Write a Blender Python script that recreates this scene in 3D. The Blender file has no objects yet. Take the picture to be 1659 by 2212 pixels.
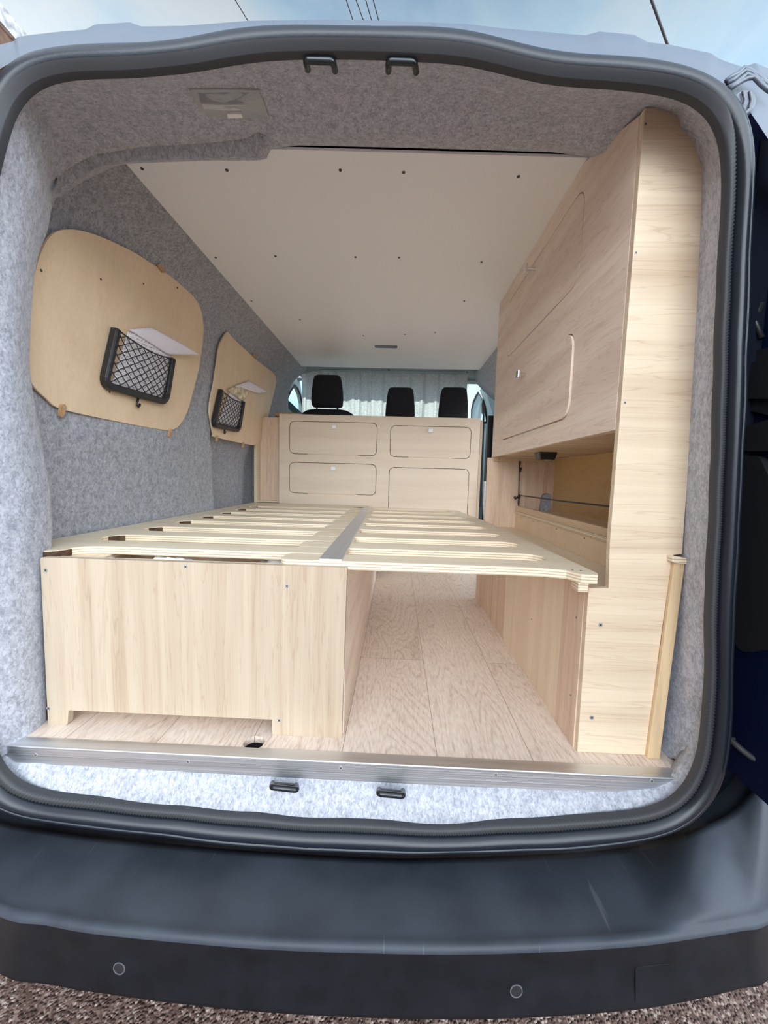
import bpy, bmesh, math, random
from mathutils import Vector, Matrix
from mathutils.geometry import tessellate_polygon
random.seed(7)
sc = bpy.context.scene
COL = sc.collection
R = math.radians

# ------------------------------------------------------------------ camera
CAM = Vector((.0486, -.7164, .5536)); YAW, PIT, ROL, FPX = .0302, -.0911, -.0272, 856.0
RM = Matrix.Rotation(YAW, 3, 'Z') @ Matrix.Rotation(PIT, 3, 'X') @ Matrix.Rotation(ROL, 3, 'Y')
cd = bpy.data.cameras.new('camera'); cam = bpy.data.objects.new('camera', cd); COL.objects.link(cam)
cd.sensor_fit = 'VERTICAL'; cd.sensor_height = 36; cd.lens = FPX / 2212 * 36; cd.clip_start = .01
cam.matrix_world = Matrix.Translation(CAM) @ (RM @ Matrix.Rotation(math.pi / 2, 3, 'X')).to_4x4()
sc.camera = cam

# ------------------------------------------------------------------ exposure, world, sun
sc.view_settings.view_transform = 'Standard'; sc.view_settings.look = 'None'
sc.view_settings.gamma = 1; sc.view_settings.use_curve_mapping = False
sc.view_settings.exposure = 0.56
sc.cycles.diffuse_bounces = 8; sc.cycles.max_bounces = 14
SUN = 5.0
SKY_FRONT, SKY_BACK = 0.93, 4.05

w = bpy.data.worlds.new('sky'); sc.world = w; w.use_nodes = True
nt = w.node_tree; nt.nodes.clear()
def N(t, k, **kw):
    n = t.nodes.new(k)
    for a, b in kw.items():
        if a[0] == 'i' and a[1:].isdigit(): n.inputs[int(a[1:])].default_value = b
        elif a.startswith('in_'): n.inputs[a[3:].replace('_', ' ')].default_value = b
        else: setattr(n, a, b)
    return n
def ramp(t, stops, fac=None, interp='LINEAR'):
    n = t.nodes.new('ShaderNodeValToRGB'); cr = n.color_ramp; cr.interpolation = interp
    while len(cr.elements) < len(stops): cr.elements.new(.5)
    for e, (p, c) in zip(cr.elements, stops):
        e.position = p; e.color = (c[0], c[1], c[2], 1) if hasattr(c, '__len__') else (c, c, c, 1)
    if fac is not None: t.links.new(fac, n.inputs[0])
    return n
tc = N(nt, 'ShaderNodeTexCoord')
mp = N(nt, 'ShaderNodeMapping'); mp.inputs['Scale'].default_value = (1, 1, 1.6); mp.inputs['Location'].default_value = (.35, 0, 0)
nt.links.new(tc.outputs['Generated'], mp.inputs[0])
nz = N(nt, 'ShaderNodeTexNoise'); nz.inputs['Scale'].default_value = 2.6; nz.inputs['Detail'].default_value = 7; nz.inputs['Roughness'].default_value = .52; nz.inputs['Distortion'].default_value = .3
nt.links.new(mp.outputs[0], nz.inputs[0])
cl = ramp(nt, [(.36, (.46, .70, 1.0)), (.47, (.64, .88, 1.08)), (.60, (.88, .98, 1.06))], nz.outputs[0])
sp = N(nt, 'ShaderNodeSeparateXYZ'); nt.links.new(tc.outputs['Generated'], sp.inputs[0])
mr = N(nt, 'ShaderNodeMapRange'); mr.inputs[1].default_value = .55; mr.inputs[2].default_value = -.35
mr.inputs[3].default_value = SKY_FRONT; mr.inputs[4].default_value = SKY_BACK
nt.links.new(sp.outputs[1], mr.inputs[0])
bg = N(nt, 'ShaderNodeBackground'); 
bk = N(nt, 'ShaderNodeMapRange'); bk.inputs[1].default_value = .25; bk.inputs[2].default_value = -.3; bk.inputs[3].default_value = 0; bk.inputs[4].default_value = .42; nt.links.new(sp.outputs[1], bk.inputs[0])
cm = N(nt, 'ShaderNodeMix', data_type='RGBA'); cm.inputs[7].default_value = (1.03, .975, .96, 1); nt.links.new(bk.outputs[0], cm.inputs[0]); nt.links.new(cl.outputs[0], cm.inputs[6])
nt.links.new(cm.outputs[2], bg.inputs[0]); 
el = ramp(nt, [(0, .45), (.10, .50), (.18, 1.55), (.5, .92), (.75, .38), (1, .22)], sp.outputs[2]); pr = N(nt, 'ShaderNodeMath', operation='MULTIPLY'); nt.links.new(mr.outputs[0], pr.inputs[0]); nt.links.new(el.outputs[0], pr.inputs[1]); nt.links.new(pr.outputs[0], bg.inputs[1])
wo = N(nt, 'ShaderNodeOutputWorld'); nt.links.new(bg.outputs[0], wo.inputs[0])

sd = bpy.data.lights.new('sun', 'SUN'); sd.energy = SUN; sd.angle = R(.8); sd.color = (1, .96, .9)
so = bpy.data.objects.new('sun', sd); COL.objects.link(so)
so.rotation_euler = (Vector((.12, -1, -.80))).to_track_quat('-Z', 'Y').to_euler()

# ------------------------------------------------------------------ pixel -> point on a real plane of the van
def ray(px, py): return RM @ Vector(((px - 829.5) / FPX, 1, -(py - 1106) / FPX))
def onx(p, v): d = ray(*p); return CAM + d * ((v - CAM.x) / d.x)
def ony(p, v): d = ray(*p); return CAM + d * ((v - CAM.y) / d.y)
def onz(p, v): d = ray(*p); return CAM + d * ((v - CAM.z) / d.z)
def onp(p, o, n): d = ray(*p); return CAM + d * ((Vector(o) - CAM).dot(n) / d.dot(n))

# ------------------------------------------------------------------ materials
MATS = {}
def newmat(name):
    m = bpy.data.materials.new(name); m.use_nodes = True; t = m.node_tree; t.nodes.clear()
    b = t.nodes.new('ShaderNodeBsdfPrincipled'); o = t.nodes.new('ShaderNodeOutputMaterial'); t.links.new(b.outputs[0], o.inputs[0])
    MATS[name] = m; return m, t, b
def plain(name, c, rough=.5, metal=0, noise=0, nscale=40, bump=0, coat=0, spec=None):
    m, t, b = newmat(name)
    b.inputs['Base Color'].default_value = (*c, 1); b.inputs['Roughness'].default_value = rough; b.inputs['Metallic'].default_value = metal
    if coat: b.inputs['Coat Weight'].default_value = coat; b.inputs['Coat Roughness'].default_value = .08
    if spec is not None: b.inputs['Specular IOR Level'].default_value = spec
    if noise or bump:
        g = N(t, 'ShaderNodeTexCoord'); n = N(t, 'ShaderNodeTexNoise'); n.inputs['Scale'].default_value = nscale; n.inputs['Detail'].default_value = 5
        t.links.new(g.outputs['Object'], n.inputs[0])
        if noise:
            r = ramp(t, [(.3, [max(0, x * (1 - noise)) for x in c]), (.7, [min(1, x * (1 + noise)) for x in c])], n.outputs[0]); t.links.new(r.outputs[0], b.inputs['Base Color'])
        if bump:
            bp = N(t, 'ShaderNodeBump'); bp.inputs['Strength'].default_value = bump; bp.inputs['Distance'].default_value = .001
            t.links.new(n.outputs[0], bp.inputs['Height']); t.links.new(bp.outputs[0], b.inputs['Normal'])
    return m
def wood(name, light, dark, axis, scale=14, amount=.5, stretch=.05, lines=.25, rough=.45, seed=0, ply=False, plyaxis='Z'):
    """procedural veneer: broad figure + fine pores, stretched along the grain axis"""
    m, t, b = newmat(name); L = t.links.new
    g = N(t, 'ShaderNodeTexCoord'); mp = N(t, 'ShaderNodeMapping')
    s = [1, 1, 1]; s['XYZ'.index(axis)] = stretch; mp.inputs['Scale'].default_value = s; mp.inputs['Location'].default_value = (seed, seed * 1.7, seed * .6)
    L(g.outputs['Object'], mp.inputs[0])
    n1 = N(t, 'ShaderNodeTexNoise'); n1.inputs['Scale'].default_value = scale; n1.inputs['Detail'].default_value = 3; n1.inputs['Distortion'].default_value = 1.1
    n2 = N(t, 'ShaderNodeTexNoise'); n2.inputs['Scale'].default_value = scale * 14; n2.inputs['Detail'].default_value = 5
    n3 = N(t, 'ShaderNodeTexNoise'); n3.inputs['Scale'].default_value = scale * 3.2; n3.inputs['Detail'].default_value = 2; n3.inputs['Distortion'].default_value = 2.2
    for n in (n1, n2, n3): L(mp.outputs[0], n.inputs[0])
    r1 = ramp(t, [(.40, 0), (.70, amount)], n1.outputs[0])
    r2 = ramp(t, [(.35, 0), (.75, lines)], n2.outputs[0])
    r3 = ramp(t, [(.475, 0), (.50, amount * .55), (.53, 0)], n3.outputs[0])
    a = N(t, 'ShaderNodeMath', operation='ADD'); L(r1.outputs[0], a.inputs[0]); L(r2.outputs[0], a.inputs[1])
    a2 = N(t, 'ShaderNodeMath', operation='ADD'); a2.use_clamp = True; L(a.outputs[0], a2.inputs[0]); L(r3.outputs[0], a2.inputs[1])
    mx = N(t, 'ShaderNodeMix', data_type='RGBA'); mx.inputs[6].default_value = (*light, 1); mx.inputs[7].default_value = (*dark, 1)
    L(a2.outputs[0], mx.inputs[0]); out = mx.outputs[2]
    if ply:   # glued layers showing on the cut edges of the board
        sx = N(t, 'ShaderNodeSeparateXYZ'); L(g.outputs['Object'], sx.inputs[0])
        ge = N(t, 'ShaderNodeNewGeometry'); sn = N(t, 'ShaderNodeSeparateXYZ'); L(ge.outputs['True Normal'], sn.inputs[0])
        ab = N(t, 'ShaderNodeMath', operation='ABSOLUTE'); L(sn.outputs['XYZ'.index(plyaxis)], ab.inputs[0])
        lt = N(t, 'ShaderNodeMath', operation='LESS_THAN'); lt.inputs[1].default_value = .5; L(ab.outputs[0], lt.inputs[0])
        mu = N(t, 'ShaderNodeMath', operation='MULTIPLY'); mu.inputs[1].default_value = 2 * math.pi / .0056; L(sx.outputs['XYZ'.index(plyaxis)], mu.inputs[0])
        si = N(t, 'ShaderNodeMath', operation='SINE'); L(mu.outputs[0], si.inputs[0])
        re = ramp(t, [(.0, (.80, .70, .52)), (.55, (.78, .66, .49)), (.8, (.50, .34, .21))], si.outputs[0])
        m2 = N(t, 'ShaderNodeMix', data_type='RGBA'); L(lt.outputs[0], m2.inputs[0]); L(out, m2.inputs[6]); L(re.outputs[0], m2.inputs[7]); out = m2.outputs[2]
    L(out, b.inputs['Base Color']); b.inputs['Roughness'].default_value = rough
    bp = N(t, 'ShaderNodeBump'); bp.inputs['Strength'].default_value = .15; bp.inputs['Distance'].default_value = .0005; L(n2.outputs[0], bp.inputs['Height']); L(bp.outputs[0], b.inputs['Normal'])
    return m
LW = (.78, .62, .45); DW = (.50, .32, .20)
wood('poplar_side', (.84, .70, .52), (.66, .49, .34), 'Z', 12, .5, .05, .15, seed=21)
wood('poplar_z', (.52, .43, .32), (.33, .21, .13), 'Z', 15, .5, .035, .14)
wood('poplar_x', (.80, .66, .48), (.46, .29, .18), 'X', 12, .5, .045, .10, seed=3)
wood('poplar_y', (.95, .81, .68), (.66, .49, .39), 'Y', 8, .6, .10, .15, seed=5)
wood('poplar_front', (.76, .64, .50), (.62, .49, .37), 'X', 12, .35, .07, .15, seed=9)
wood('birch', (.80, .71, .54), (.62, .47, .32), 'X', 18, .35, .06, .25, seed=2, ply=True)
wood('birch_y', (.79, .69, .52), (.60, .44, .28), 'Y', 18, .35, .06, .25, seed=4, ply=True)
wood('ply_board', (.82, .64, .44), (.66, .48, .30), 'Z', 7, .4, .35, .2, seed=6)
wood('ply_yellow', (.70, .50, .24), (.52, .34, .15), 'Y', 9, .4, .2, .3, seed=8)
wood('oak_z', (.80, .62, .46), (.56, .39, .28), 'Z', 26, .6, .04, .5, seed=1)
wood('batten', (.72, .55, .36), (.55, .38, .22), 'Y', 30, .4, .05, .4, seed=12)
wood('batten_z', (.74, .55, .33), (.55, .38, .22), 'Z', 30, .4, .05, .4, seed=13)
wood('clip_wood', (.58, .36, .19), (.34, .19, .09), 'Z', 60, .6, .2, .4, seed=14)

def felt(name, lo, hi):
    m, t, b = newmat(name); L = t.links.new
    g = N(t, 'ShaderNodeTexCoord')
    mp = N(t, 'ShaderNodeMapping'); mp.inputs['Scale'].default_value = (1, .8, .55); mp.inputs['Rotation'].default_value = (.5, .3, .6); L(g.outputs['Object'], mp.inputs[0])
    n1 = N(t, 'ShaderNodeTexNoise'); n1.inputs['Scale'].default_value = 210; n1.inputs['Detail'].default_value = 4; n1.inputs['Roughness'].default_value = .65; n1.inputs['Distortion'].default_value = .8
    n2 = N(t, 'ShaderNodeTexNoise'); n2.inputs['Scale'].default_value = 70; n2.inputs['Detail'].default_value = 3
    L(mp.outputs[0], n1.inputs[0]); L(mp.outputs[0], n2.inputs[0])
    mi = N(t, 'ShaderNodeMix'); mi.inputs[0].default_value = .28; L(n1.outputs[0], mi.inputs[2]); L(n2.outputs[0], mi.inputs[3])
    mid = [(a + c) / 2 for a, c in zip(lo, hi)]
    r = ramp(t, [(.38, lo), (.5, mid), (.62, hi)], mi.outputs[0]); L(r.outputs[0], b.inputs['Base Color'])
    b.inputs['Roughness'].default_value = .95; b.inputs['Specular IOR Level'].default_value = .1; b.inputs['Sheen Weight'].default_value = .25; b.inputs['Sheen Roughness'].default_value = .5
    bp = N(t, 'ShaderNodeBump'); bp.inputs['Strength'].default_value = .5; bp.inputs['Distance'].default_value = .0015; L(n1.outputs[0], bp.inputs['Height'])
    n4 = N(t, 'ShaderNodeTexNoise'); n4.inputs['Scale'].default_value = 9; n4.inputs['Detail'].default_value = 2; L(g.outputs['Object'], n4.inputs[0])
    b2 = N(t, 'ShaderNodeBump'); b2.inputs['Strength'].default_value = .35; b2.inputs['Distance'].default_value = .02; L(n4.outputs[0], b2.inputs['Height']); L(bp.outputs[0], b2.inputs['Normal'])
    L(b2.outputs[0], b.inputs['Normal']); return m
felt('felt_shaded', (.215, .225, .25), (.45, .46, .50))  # same felt, darkened to paint the left wall's shade into the colour
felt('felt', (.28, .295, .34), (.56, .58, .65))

def laminate():
    m, t, b = newmat('laminate'); L = t.links.new
    g = N(t, 'ShaderNodeTexCoord'); mp = N(t, 'ShaderNodeMapping'); mp.inputs['Rotation'].default_value = (0, 0, R(90)); mp.inputs['Location'].default_value = (.0, .045, 0)
    L(g.outputs['Object'], mp.inputs[0])
    br = N(t, 'ShaderNodeTexBrick'); br.offset = .37; br.inputs['Scale'].default_value = 1; br.inputs['Mortar Size'].default_value = .0008
    br.inputs['Brick Width'].default_value = 1.2; br.inputs['Row Height'].default_value = .19; br.inputs['Mortar Smooth'].default_value = .5
    br.inputs['Color1'].default_value = (0, 0, 0, 1); br.inputs['Color2'].default_value = (1, 1, 1, 1); br.inputs['Mortar'].default_value = (.5, .5, .5, 1)
    L(mp.outputs[0], br.inputs[0])
    cb = N(t, 'ShaderNodeCombineXYZ'); L(br.outputs[0], cb.inputs[2])
    sc3 = N(t, 'ShaderNodeVectorMath', operation='SCALE'); sc3.inputs[3].default_value = 7; L(cb.outputs[0], sc3.inputs[0])
    m2 = N(t, 'ShaderNodeMapping'); m2.inputs['Scale'].default_value = (1, .16, 1); L(g.outputs['Object'], m2.inputs[0])
    ad = N(t, 'ShaderNodeVectorMath', operation='ADD'); L(m2.outputs[0], ad.inputs[0]); L(sc3.outputs[0], ad.inputs[1])
    n0 = N(t, 'ShaderNodeTexNoise'); n0.inputs['Scale'].default_value = 8; n0.inputs['Detail'].default_value = 1.5; n0.inputs['Distortion'].default_value = .4; L(ad.outputs[0], n0.inputs[0])
    mu = N(t, 'ShaderNodeMath', operation='MULTIPLY'); mu.inputs[1].default_value = 170; L(n0.outputs[0], mu.inputs[0])
    si = N(t, 'ShaderNodeMath', operation='SINE'); L(mu.outputs[0], si.inputs[0])
    n2 = N(t, 'ShaderNodeTexNoise'); n2.inputs['Scale'].default_value = 260; n2.inputs['Detail'].default_value = 4; L(ad.outputs[0], n2.inputs[0])
    n3 = N(t, 'ShaderNodeTexNoise'); n3.inputs['Scale'].default_value = 5; n3.inputs['Detail'].default_value = 2; L(ad.outputs[0], n3.inputs[0])
    r1 = ramp(t, [(.0, 0), (.55, .08), (1, .24)], si.outputs[0]); r2 = ramp(t, [(.35, 0), (.7, .5)], n2.outputs[0]); r3 = ramp(t, [(.35, 0), (.7, .3)], n3.outputs[0])
    a = N(t, 'ShaderNodeMath', operation='ADD'); L(r1.outputs[0], a.inputs[0]); L(r2.outputs[0], a.inputs[1])
    a2 = N(t, 'ShaderNodeMath', operation='ADD'); a2.use_clamp = True; L(a.outputs[0], a2.inputs[0]); L(r3.outputs[0], a2.inputs[1])
    r = ramp(t, [(0, (.86, .75, .65)), (.5, (.72, .59, .50)), (1, (.48, .36, .29))], a2.outputs[0])
    mm = N(t, 'ShaderNodeMix', data_type='RGBA'); mm.inputs[7].default_value = (.26, .18, .13, 1); L(br.outputs['Fac'], mm.inputs[0]); L(r.outputs[0], mm.inputs[6])
    L(mm.outputs[2], b.inputs['Base Color']); b.inputs['Roughness'].default_value = .38
laminate()

plain('ceiling_white', (.90, .91, .93), .5)
plain('rubber', (.011, .015, .023), .30, bump=.15, nscale=300)
plain('bumper_shaded', (.008, .009, .012), .45, noise=.3, nscale=20, spec=.2)  # shade painted in: darker copy of the bumper plastic for its rear face
plain('sensor_grey', (.10, .105, .115), .6)
plain('rubber_grip', (.035, .037, .042), .55)
plain('black_plastic', (.018, .018, .020), .38)
plain('black_fabric', (.010, .011, .016), .9, noise=.3, nscale=300)
plain('rod_metal', (.05, .055, .06), .25, .8)
plain('screw_steel', (.50, .50, .48), .45, .5)
plain('screw_dark', (.07, .06, .05), .6)
plain('chrome', (.75, .75, .76), .15, 1)
plain('white_plastic', (.86, .86, .85), .3)
plain('bag_white', (.85, .85, .86), .5)
plain('burnt', (.07, .035, .015), .8, noise=.6, nscale=60)
plain('jamb_dark', (.006, .008, .016), .9, spec=.1)
plain('dark_gap', (.012, .012, .014), .9)
plain('cab_grey', (.42, .47, .48), .6)
plain('lens', (.40, .41, .44), .25)
plain('lens_dark', (.22, .23, .27), .3)
plain('lens_light', (.56, .57, .60), .3)
plain('felt_white', (.62, .64, .68), .9, noise=.2, nscale=200)
plain('cable', (.03, .03, .035), .6)
plain('fascia', (.45, .44, .44), .8, noise=.5, nscale=12)
plain('brown_wall', (.16, .09, .06), .9, noise=.4, nscale=8)

def special():
    # painted body
    m, t, b = newmat('blue_paint'); b.inputs['Base Color'].default_value = (.003, .006, .030, 1); b.inputs['Roughness'].default_value = .5; b.inputs['Specular IOR Level'].default_value = .25; b.inputs['Coat Roughness'].default_value = .05
    m, t, b = newmat('sky_tinted_paint'); b.inputs['Base Color'].default_value = (.115, .14, .18, 1); b.inputs['Roughness'].default_value = .45; b.inputs['Coat Weight'].default_value = .3  # sky reflection painted into the base: blue-grey instead of the body blue
    # brushed aluminium
    for nm, sx in (('brushed_aluminium', (1.5, 60, 900)), ('brushed_strip', (900, 1.5, 60))):
        m, t, b = newmat(nm); L = t.links.new
        g = N(t, 'ShaderNodeTexCoord'); mp = N(t, 'ShaderNodeMapping'); mp.inputs['Scale'].default_value = sx; L(g.outputs['Object'], mp.inputs[0])
        n = N(t, 'ShaderNodeTexNoise'); n.inputs['Scale'].default_value = 1; n.inputs['Detail'].default_value = 4; L(mp.outputs[0], n.inputs[0])
        r = ramp(t, [(.3, .36), (.7, .56)], n.outputs[0]); L(r.outputs[0], b.inputs['Roughness'])
        r = ramp(t, [(.3, (.60, .62, .64)), (.7, (.80, .81, .83))], n.outputs[0]); L(r.outputs[0], b.inputs['Base Color']); b.inputs['Metallic'].default_value = 1
    MATS['brushed_strip'].node_tree.nodes['Principled BSDF'].inputs['Metallic'].default_value = .85
    # scuffed bumper plastic
    m, t, b = newmat('bumper_plastic'); L = t.links.new
    g = N(t, 'ShaderNodeTexCoord')
    n = N(t, 'ShaderNodeTexNoise'); n.inputs['Scale'].default_value = 9; n.inputs['Detail'].default_value = 6; L(g.outputs['Object'], n.inputs[0])
    n2 = N(t, 'ShaderNodeTexNoise'); n2.inputs['Scale'].default_value = 700; n2.inputs['Detail'].default_value = 2; L(g.outputs['Object'], n2.inputs[0])
    mp = N(t, 'ShaderNodeMapping'); mp.inputs['Scale'].default_value = (130, 8, 8); mp.inputs['Rotation'].default_value = (0, 0, .25); L(g.outputs['Object'], mp.inputs[0])
    n3 = N(t, 'ShaderNodeTexNoise'); n3.inputs['Scale'].default_value = 1; n3.inputs['Detail'].default_value = 1; L(mp.outputs[0], n3.inputs[0])
    sc1 = ramp(t, [(.73, 0), (.76, .5)], n3.outputs[0]); r = ramp(t, [(.3, (.028, .035, .046)), (.7, (.050, .061, .078))], n.outputs[0])
    mx = N(t, 'ShaderNodeMix', data_type='RGBA'); mx.inputs[7].default_value = (.10, .11, .13, 1); L(sc1.outputs[0], mx.inputs[0]); L(r.outputs[0], mx.inputs[6]); L(mx.outputs[2], b.inputs['Base Color'])
    r = ramp(t, [(.3, .36), (.7, .55)], n.outputs[0]); L(r.outputs[0], b.inputs['Roughness']); b.inputs['Specular IOR Level'].default_value = .3
    bp = N(t, 'ShaderNodeBump'); bp.inputs['Strength'].default_value = .25; bp.inputs['Distance'].default_value = .0006; L(n2.outputs[0], bp.inputs['Height']); L(bp.outputs[0], b.inputs['Normal'])
    # gravel
    m, t, b = newmat('gravel'); L = t.links.new
    g = N(t, 'ShaderNodeTexCoord'); v = N(t, 'ShaderNodeTexVoronoi'); v.inputs['Scale'].default_value = 130; L(g.outputs['Object'], v.inputs[0])
    sx = N(t, 'ShaderNodeSeparateXYZ'); L(v.outputs['Color'], sx.inputs[0])
    r = ramp(t, [(0, (.07, .036, .027)), (.5, (.16, .095, .075)), (.8, (.28, .19, .155)), (1, (.46, .37, .32))], sx.outputs[0]); L(r.outputs[0], b.inputs['Base Color']); b.inputs['Roughness'].default_value = .85
    iv = ramp(t, [(0, 1), (.6, 0)], v.outputs['Distance']); bp = N(t, 'ShaderNodeBump'); bp.inputs['Distance'].default_value = .006; L(iv.outputs[0], bp.inputs['Height']); L(bp.outputs[0], b.inputs['Normal'])
    # curtain
    m, t, b = newmat('curtain_linen'); L = t.links.new
    g = N(t, 'ShaderNodeTexCoord'); n = N(t, 'ShaderNodeTexNoise'); n.inputs['Scale'].default_value = 160; n.inputs['Detail'].default_value = 4; L(g.outputs['Object'], n.inputs[0])
    r = ramp(t, [(.38, (.62, .60, .58)), (.62, (.90, .88, .86))], n.outputs[0]); L(r.outputs[0], b.inputs['Base Color']); b.inputs['Roughness'].default_value = .9
    tr = N(t, 'ShaderNodeBsdfTranslucent'); L(r.outputs[0], tr.inputs[0])
    ms = N(t, 'ShaderNodeMixShader'); ms.inputs[0].default_value = .55; L(b.outputs[0], ms.inputs[1]); L(tr.outputs[0], ms.inputs[2])
    L(ms.outputs[0], t.nodes['Material Output'].inputs[0])
    # window glass, thin
    m, t, b = newmat('glass'); L = t.links.new
    b.inputs['Base Color'].default_value = (.8, .9, .92, 1); b.inputs['Roughness'].default_value = .03
    tr = N(t, 'ShaderNodeBsdfTransparent'); tr.inputs[0].default_value = (.86, .95, .96, 1); ms = N(t, 'ShaderNodeMixShader'); ms.inputs[0].default_value = .06
    L(tr.outputs[0], ms.inputs[1]); L(b.outputs[0], ms.inputs[2]); L(ms.outputs[0], t.nodes['Material Output'].inputs[0])
    # printed paper
    m, t, b = newmat('paper'); L = t.links.new
    g = N(t, 'ShaderNodeTexCoord'); br = N(t, 'ShaderNodeTexBrick'); br.inputs['Scale'].default_value = 1
    mp = N(t, 'ShaderNodeMapping'); mp.inputs['Rotation'].default_value = (0, R(90), R(90)); L(g.outputs['UV'], br.inputs[0])
    br.inputs['Brick Width'].default_value = .16; br.inputs['Row Height'].default_value = .06; br.inputs['Mortar Size'].default_value = .018; br.offset = .3
    n = N(t, 'ShaderNodeTexNoise'); n.inputs['Scale'].default_value = 55; n.inputs['Detail'].default_value = 2; L(g.outputs['UV'], n.inputs[0])
    r1 = ramp(t, [(.52, 0), (.58, 1)], n.outputs[0]); inv = N(t, 'ShaderNodeMath', operation='SUBTRACT'); inv.inputs[0].default_value = 1; L(br.outputs['Fac'], inv.inputs[1])
    mu = N(t, 'ShaderNodeMath', operation='MULTIPLY'); L(inv.outputs[0], mu.inputs[0]); L(r1.outputs[0], mu.inputs[1])
    mx = N(t, 'ShaderNodeMix', data_type='RGBA'); mx.inputs[6].default_value = (.82, .80, .84, 1); mx.inputs[7].default_value = (.12, .12, .14, 1); L(mu.outputs[0], mx.inputs[0]); L(mx.outputs[2], b.inputs['Base Color'])
    b.inputs['Roughness'].default_value = .7
special()
plain('paper_plain', (.80, .77, .84), .7)
plain('paper_map', (.66, .58, .42), .7, noise=.5, nscale=50)
M = MATS

# ------------------------------------------------------------------ mesh helpers
def face(bm, vs):
    try: return bm.faces.new(vs)
    except ValueError: return None
def box(bm, a, b):
    x0, y0, z0 = a; x1, y1, z1 = b
    v = [bm.verts.new(p) for p in ((x0,y0,z0),(x1,y0,z0),(x1,y1,z0),(x0,y1,z0),(x0,y0,z1),(x1,y0,z1),(x1,y1,z1),(x0,y1,z1))]
    for f in ((0,3,2,1),(4,5,6,7),(0,1,5,4),(1,2,6,5),(2,3,7,6),(3,0,4,7)): face(bm, [v[i] for i in f])
def plate(bm, outline, t, holes=()):
    """outline: 3D points on a plane; t: thickness vector"""
    t = Vector(t); loops = [[Vector(p) for p in outline]] + [[Vector(p) for p in h] for h in holes]
    tris = tessellate_polygon(loops); flat = [p for l in loops for p in l]
    f = [bm.verts.new(p) for p in flat]; k = [bm.verts.new(p + t) for p in flat]
    for a, b, c in tris: face(bm, [f[a], f[b], f[c]]); face(bm, [k[c], k[b], k[a]])
    s = 0
    for l in loops:
        n = len(l)
        for i in range(n):
            j = (i + 1) % n; face(bm, [f[s+i], f[s+j], k[s+j], k[s+i]])
        s += n
def rnd(pts, r, seg=6):
    """round the corners of a planar polygon"""
    out = []; n = len(pts); pts = [Vector(p) for p in pts]
    for i in range(n):
        p, a, b = pts[i], pts[i-1], pts[(i+1) % n]; rr = r[i] if hasattr(r, '__len__') else r
        if rr <= 0: out.append(p); continue
        da, db = (a-p), (b-p); rr = min(rr, da.length*.49, db.length*.49); A = p + da.normalized()*rr; B = p + db.normalized()*rr
        for k in range(seg+1):
            u = k/seg; out.append(A*(1-u)**2 + p*2*u*(1-u) + B*u*u)
    return out
def tube(bm, pts, r, n=8, closed=False, flat=None):
    pts = [Vector(p) for p in pts]; rings = []; m = len(pts); up0 = None
    for i, p in enumerate(pts):
        a = pts[(i-1) % m] if (closed or i) else p; b = pts[(i+1) % m] if (closed or i < m-1) else p
        d = (b-a).normalized(); up = Vector((0,0,1)) if up0 is None else up0
        if abs(d.dot(up)) > .97: up = Vector((1,0,0))
        s = d.cross(up).normalized(); u = s.cross(d).normalized(); up0 = u
        ra = r[i] if hasattr(r, '__len__') else r
        rings.append([bm.verts.new(p + s*math.cos(2*math.pi*k/n)*ra + u*math.sin(2*math.pi*k/n)*ra) for k in range(n)])
    for i in range(m if closed else m-1):
        A, B = rings[i], rings[(i+1) % m]
        for k in range(n): face(bm, [A[k], A[(k+1) % n], B[(k+1) % n], B[k]])
    if not closed: face(bm, rings[0][::-1]); face(bm, rings[-1])
def grid(bm, rows, closed=False):
    V = [[bm.verts.new(p) for p in r] for r in rows]
    for i in range(len(V)-1):
        n = len(V[i])
        for j in range(n if closed else n-1):
            face(bm, [V[i][j], V[i][(j+1) % n], V[i+1][(j+1) % n], V[i+1][j]])
    return V
def disc(bm, c, nrm, r, h, n=16, r2=None):
    c = Vector(c); nrm = Vector(nrm).normalized(); a = nrm.orthogonal().normalized(); b = nrm.cross(a); r2 = r if r2 is None else r2
    A = [bm.verts.new(c + (a*math.cos(2*math.pi*k/n) + b*math.sin(2*math.pi*k/n))*r) for k in range(n)]
    B = [bm.verts.new(c + nrm*h + (a*math.cos(2*math.pi*k/n) + b*math.sin(2*math.pi*k/n))*r2) for k in range(n)]
    for k in range(n): face(bm, [A[k], A[(k+1) % n], B[(k+1) % n], B[k]])
    face(bm, A[::-1]); face(bm, B)
def interp(ctrl, t):
    for (a, p), (b, q) in zip(ctrl, ctrl[1:]):
        if t <= b: u = (t-a)/(b-a) if b > a else 0; return Vector(p).lerp(Vector(q), max(0, u))
    return Vector(ctrl[-1][1])

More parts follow.
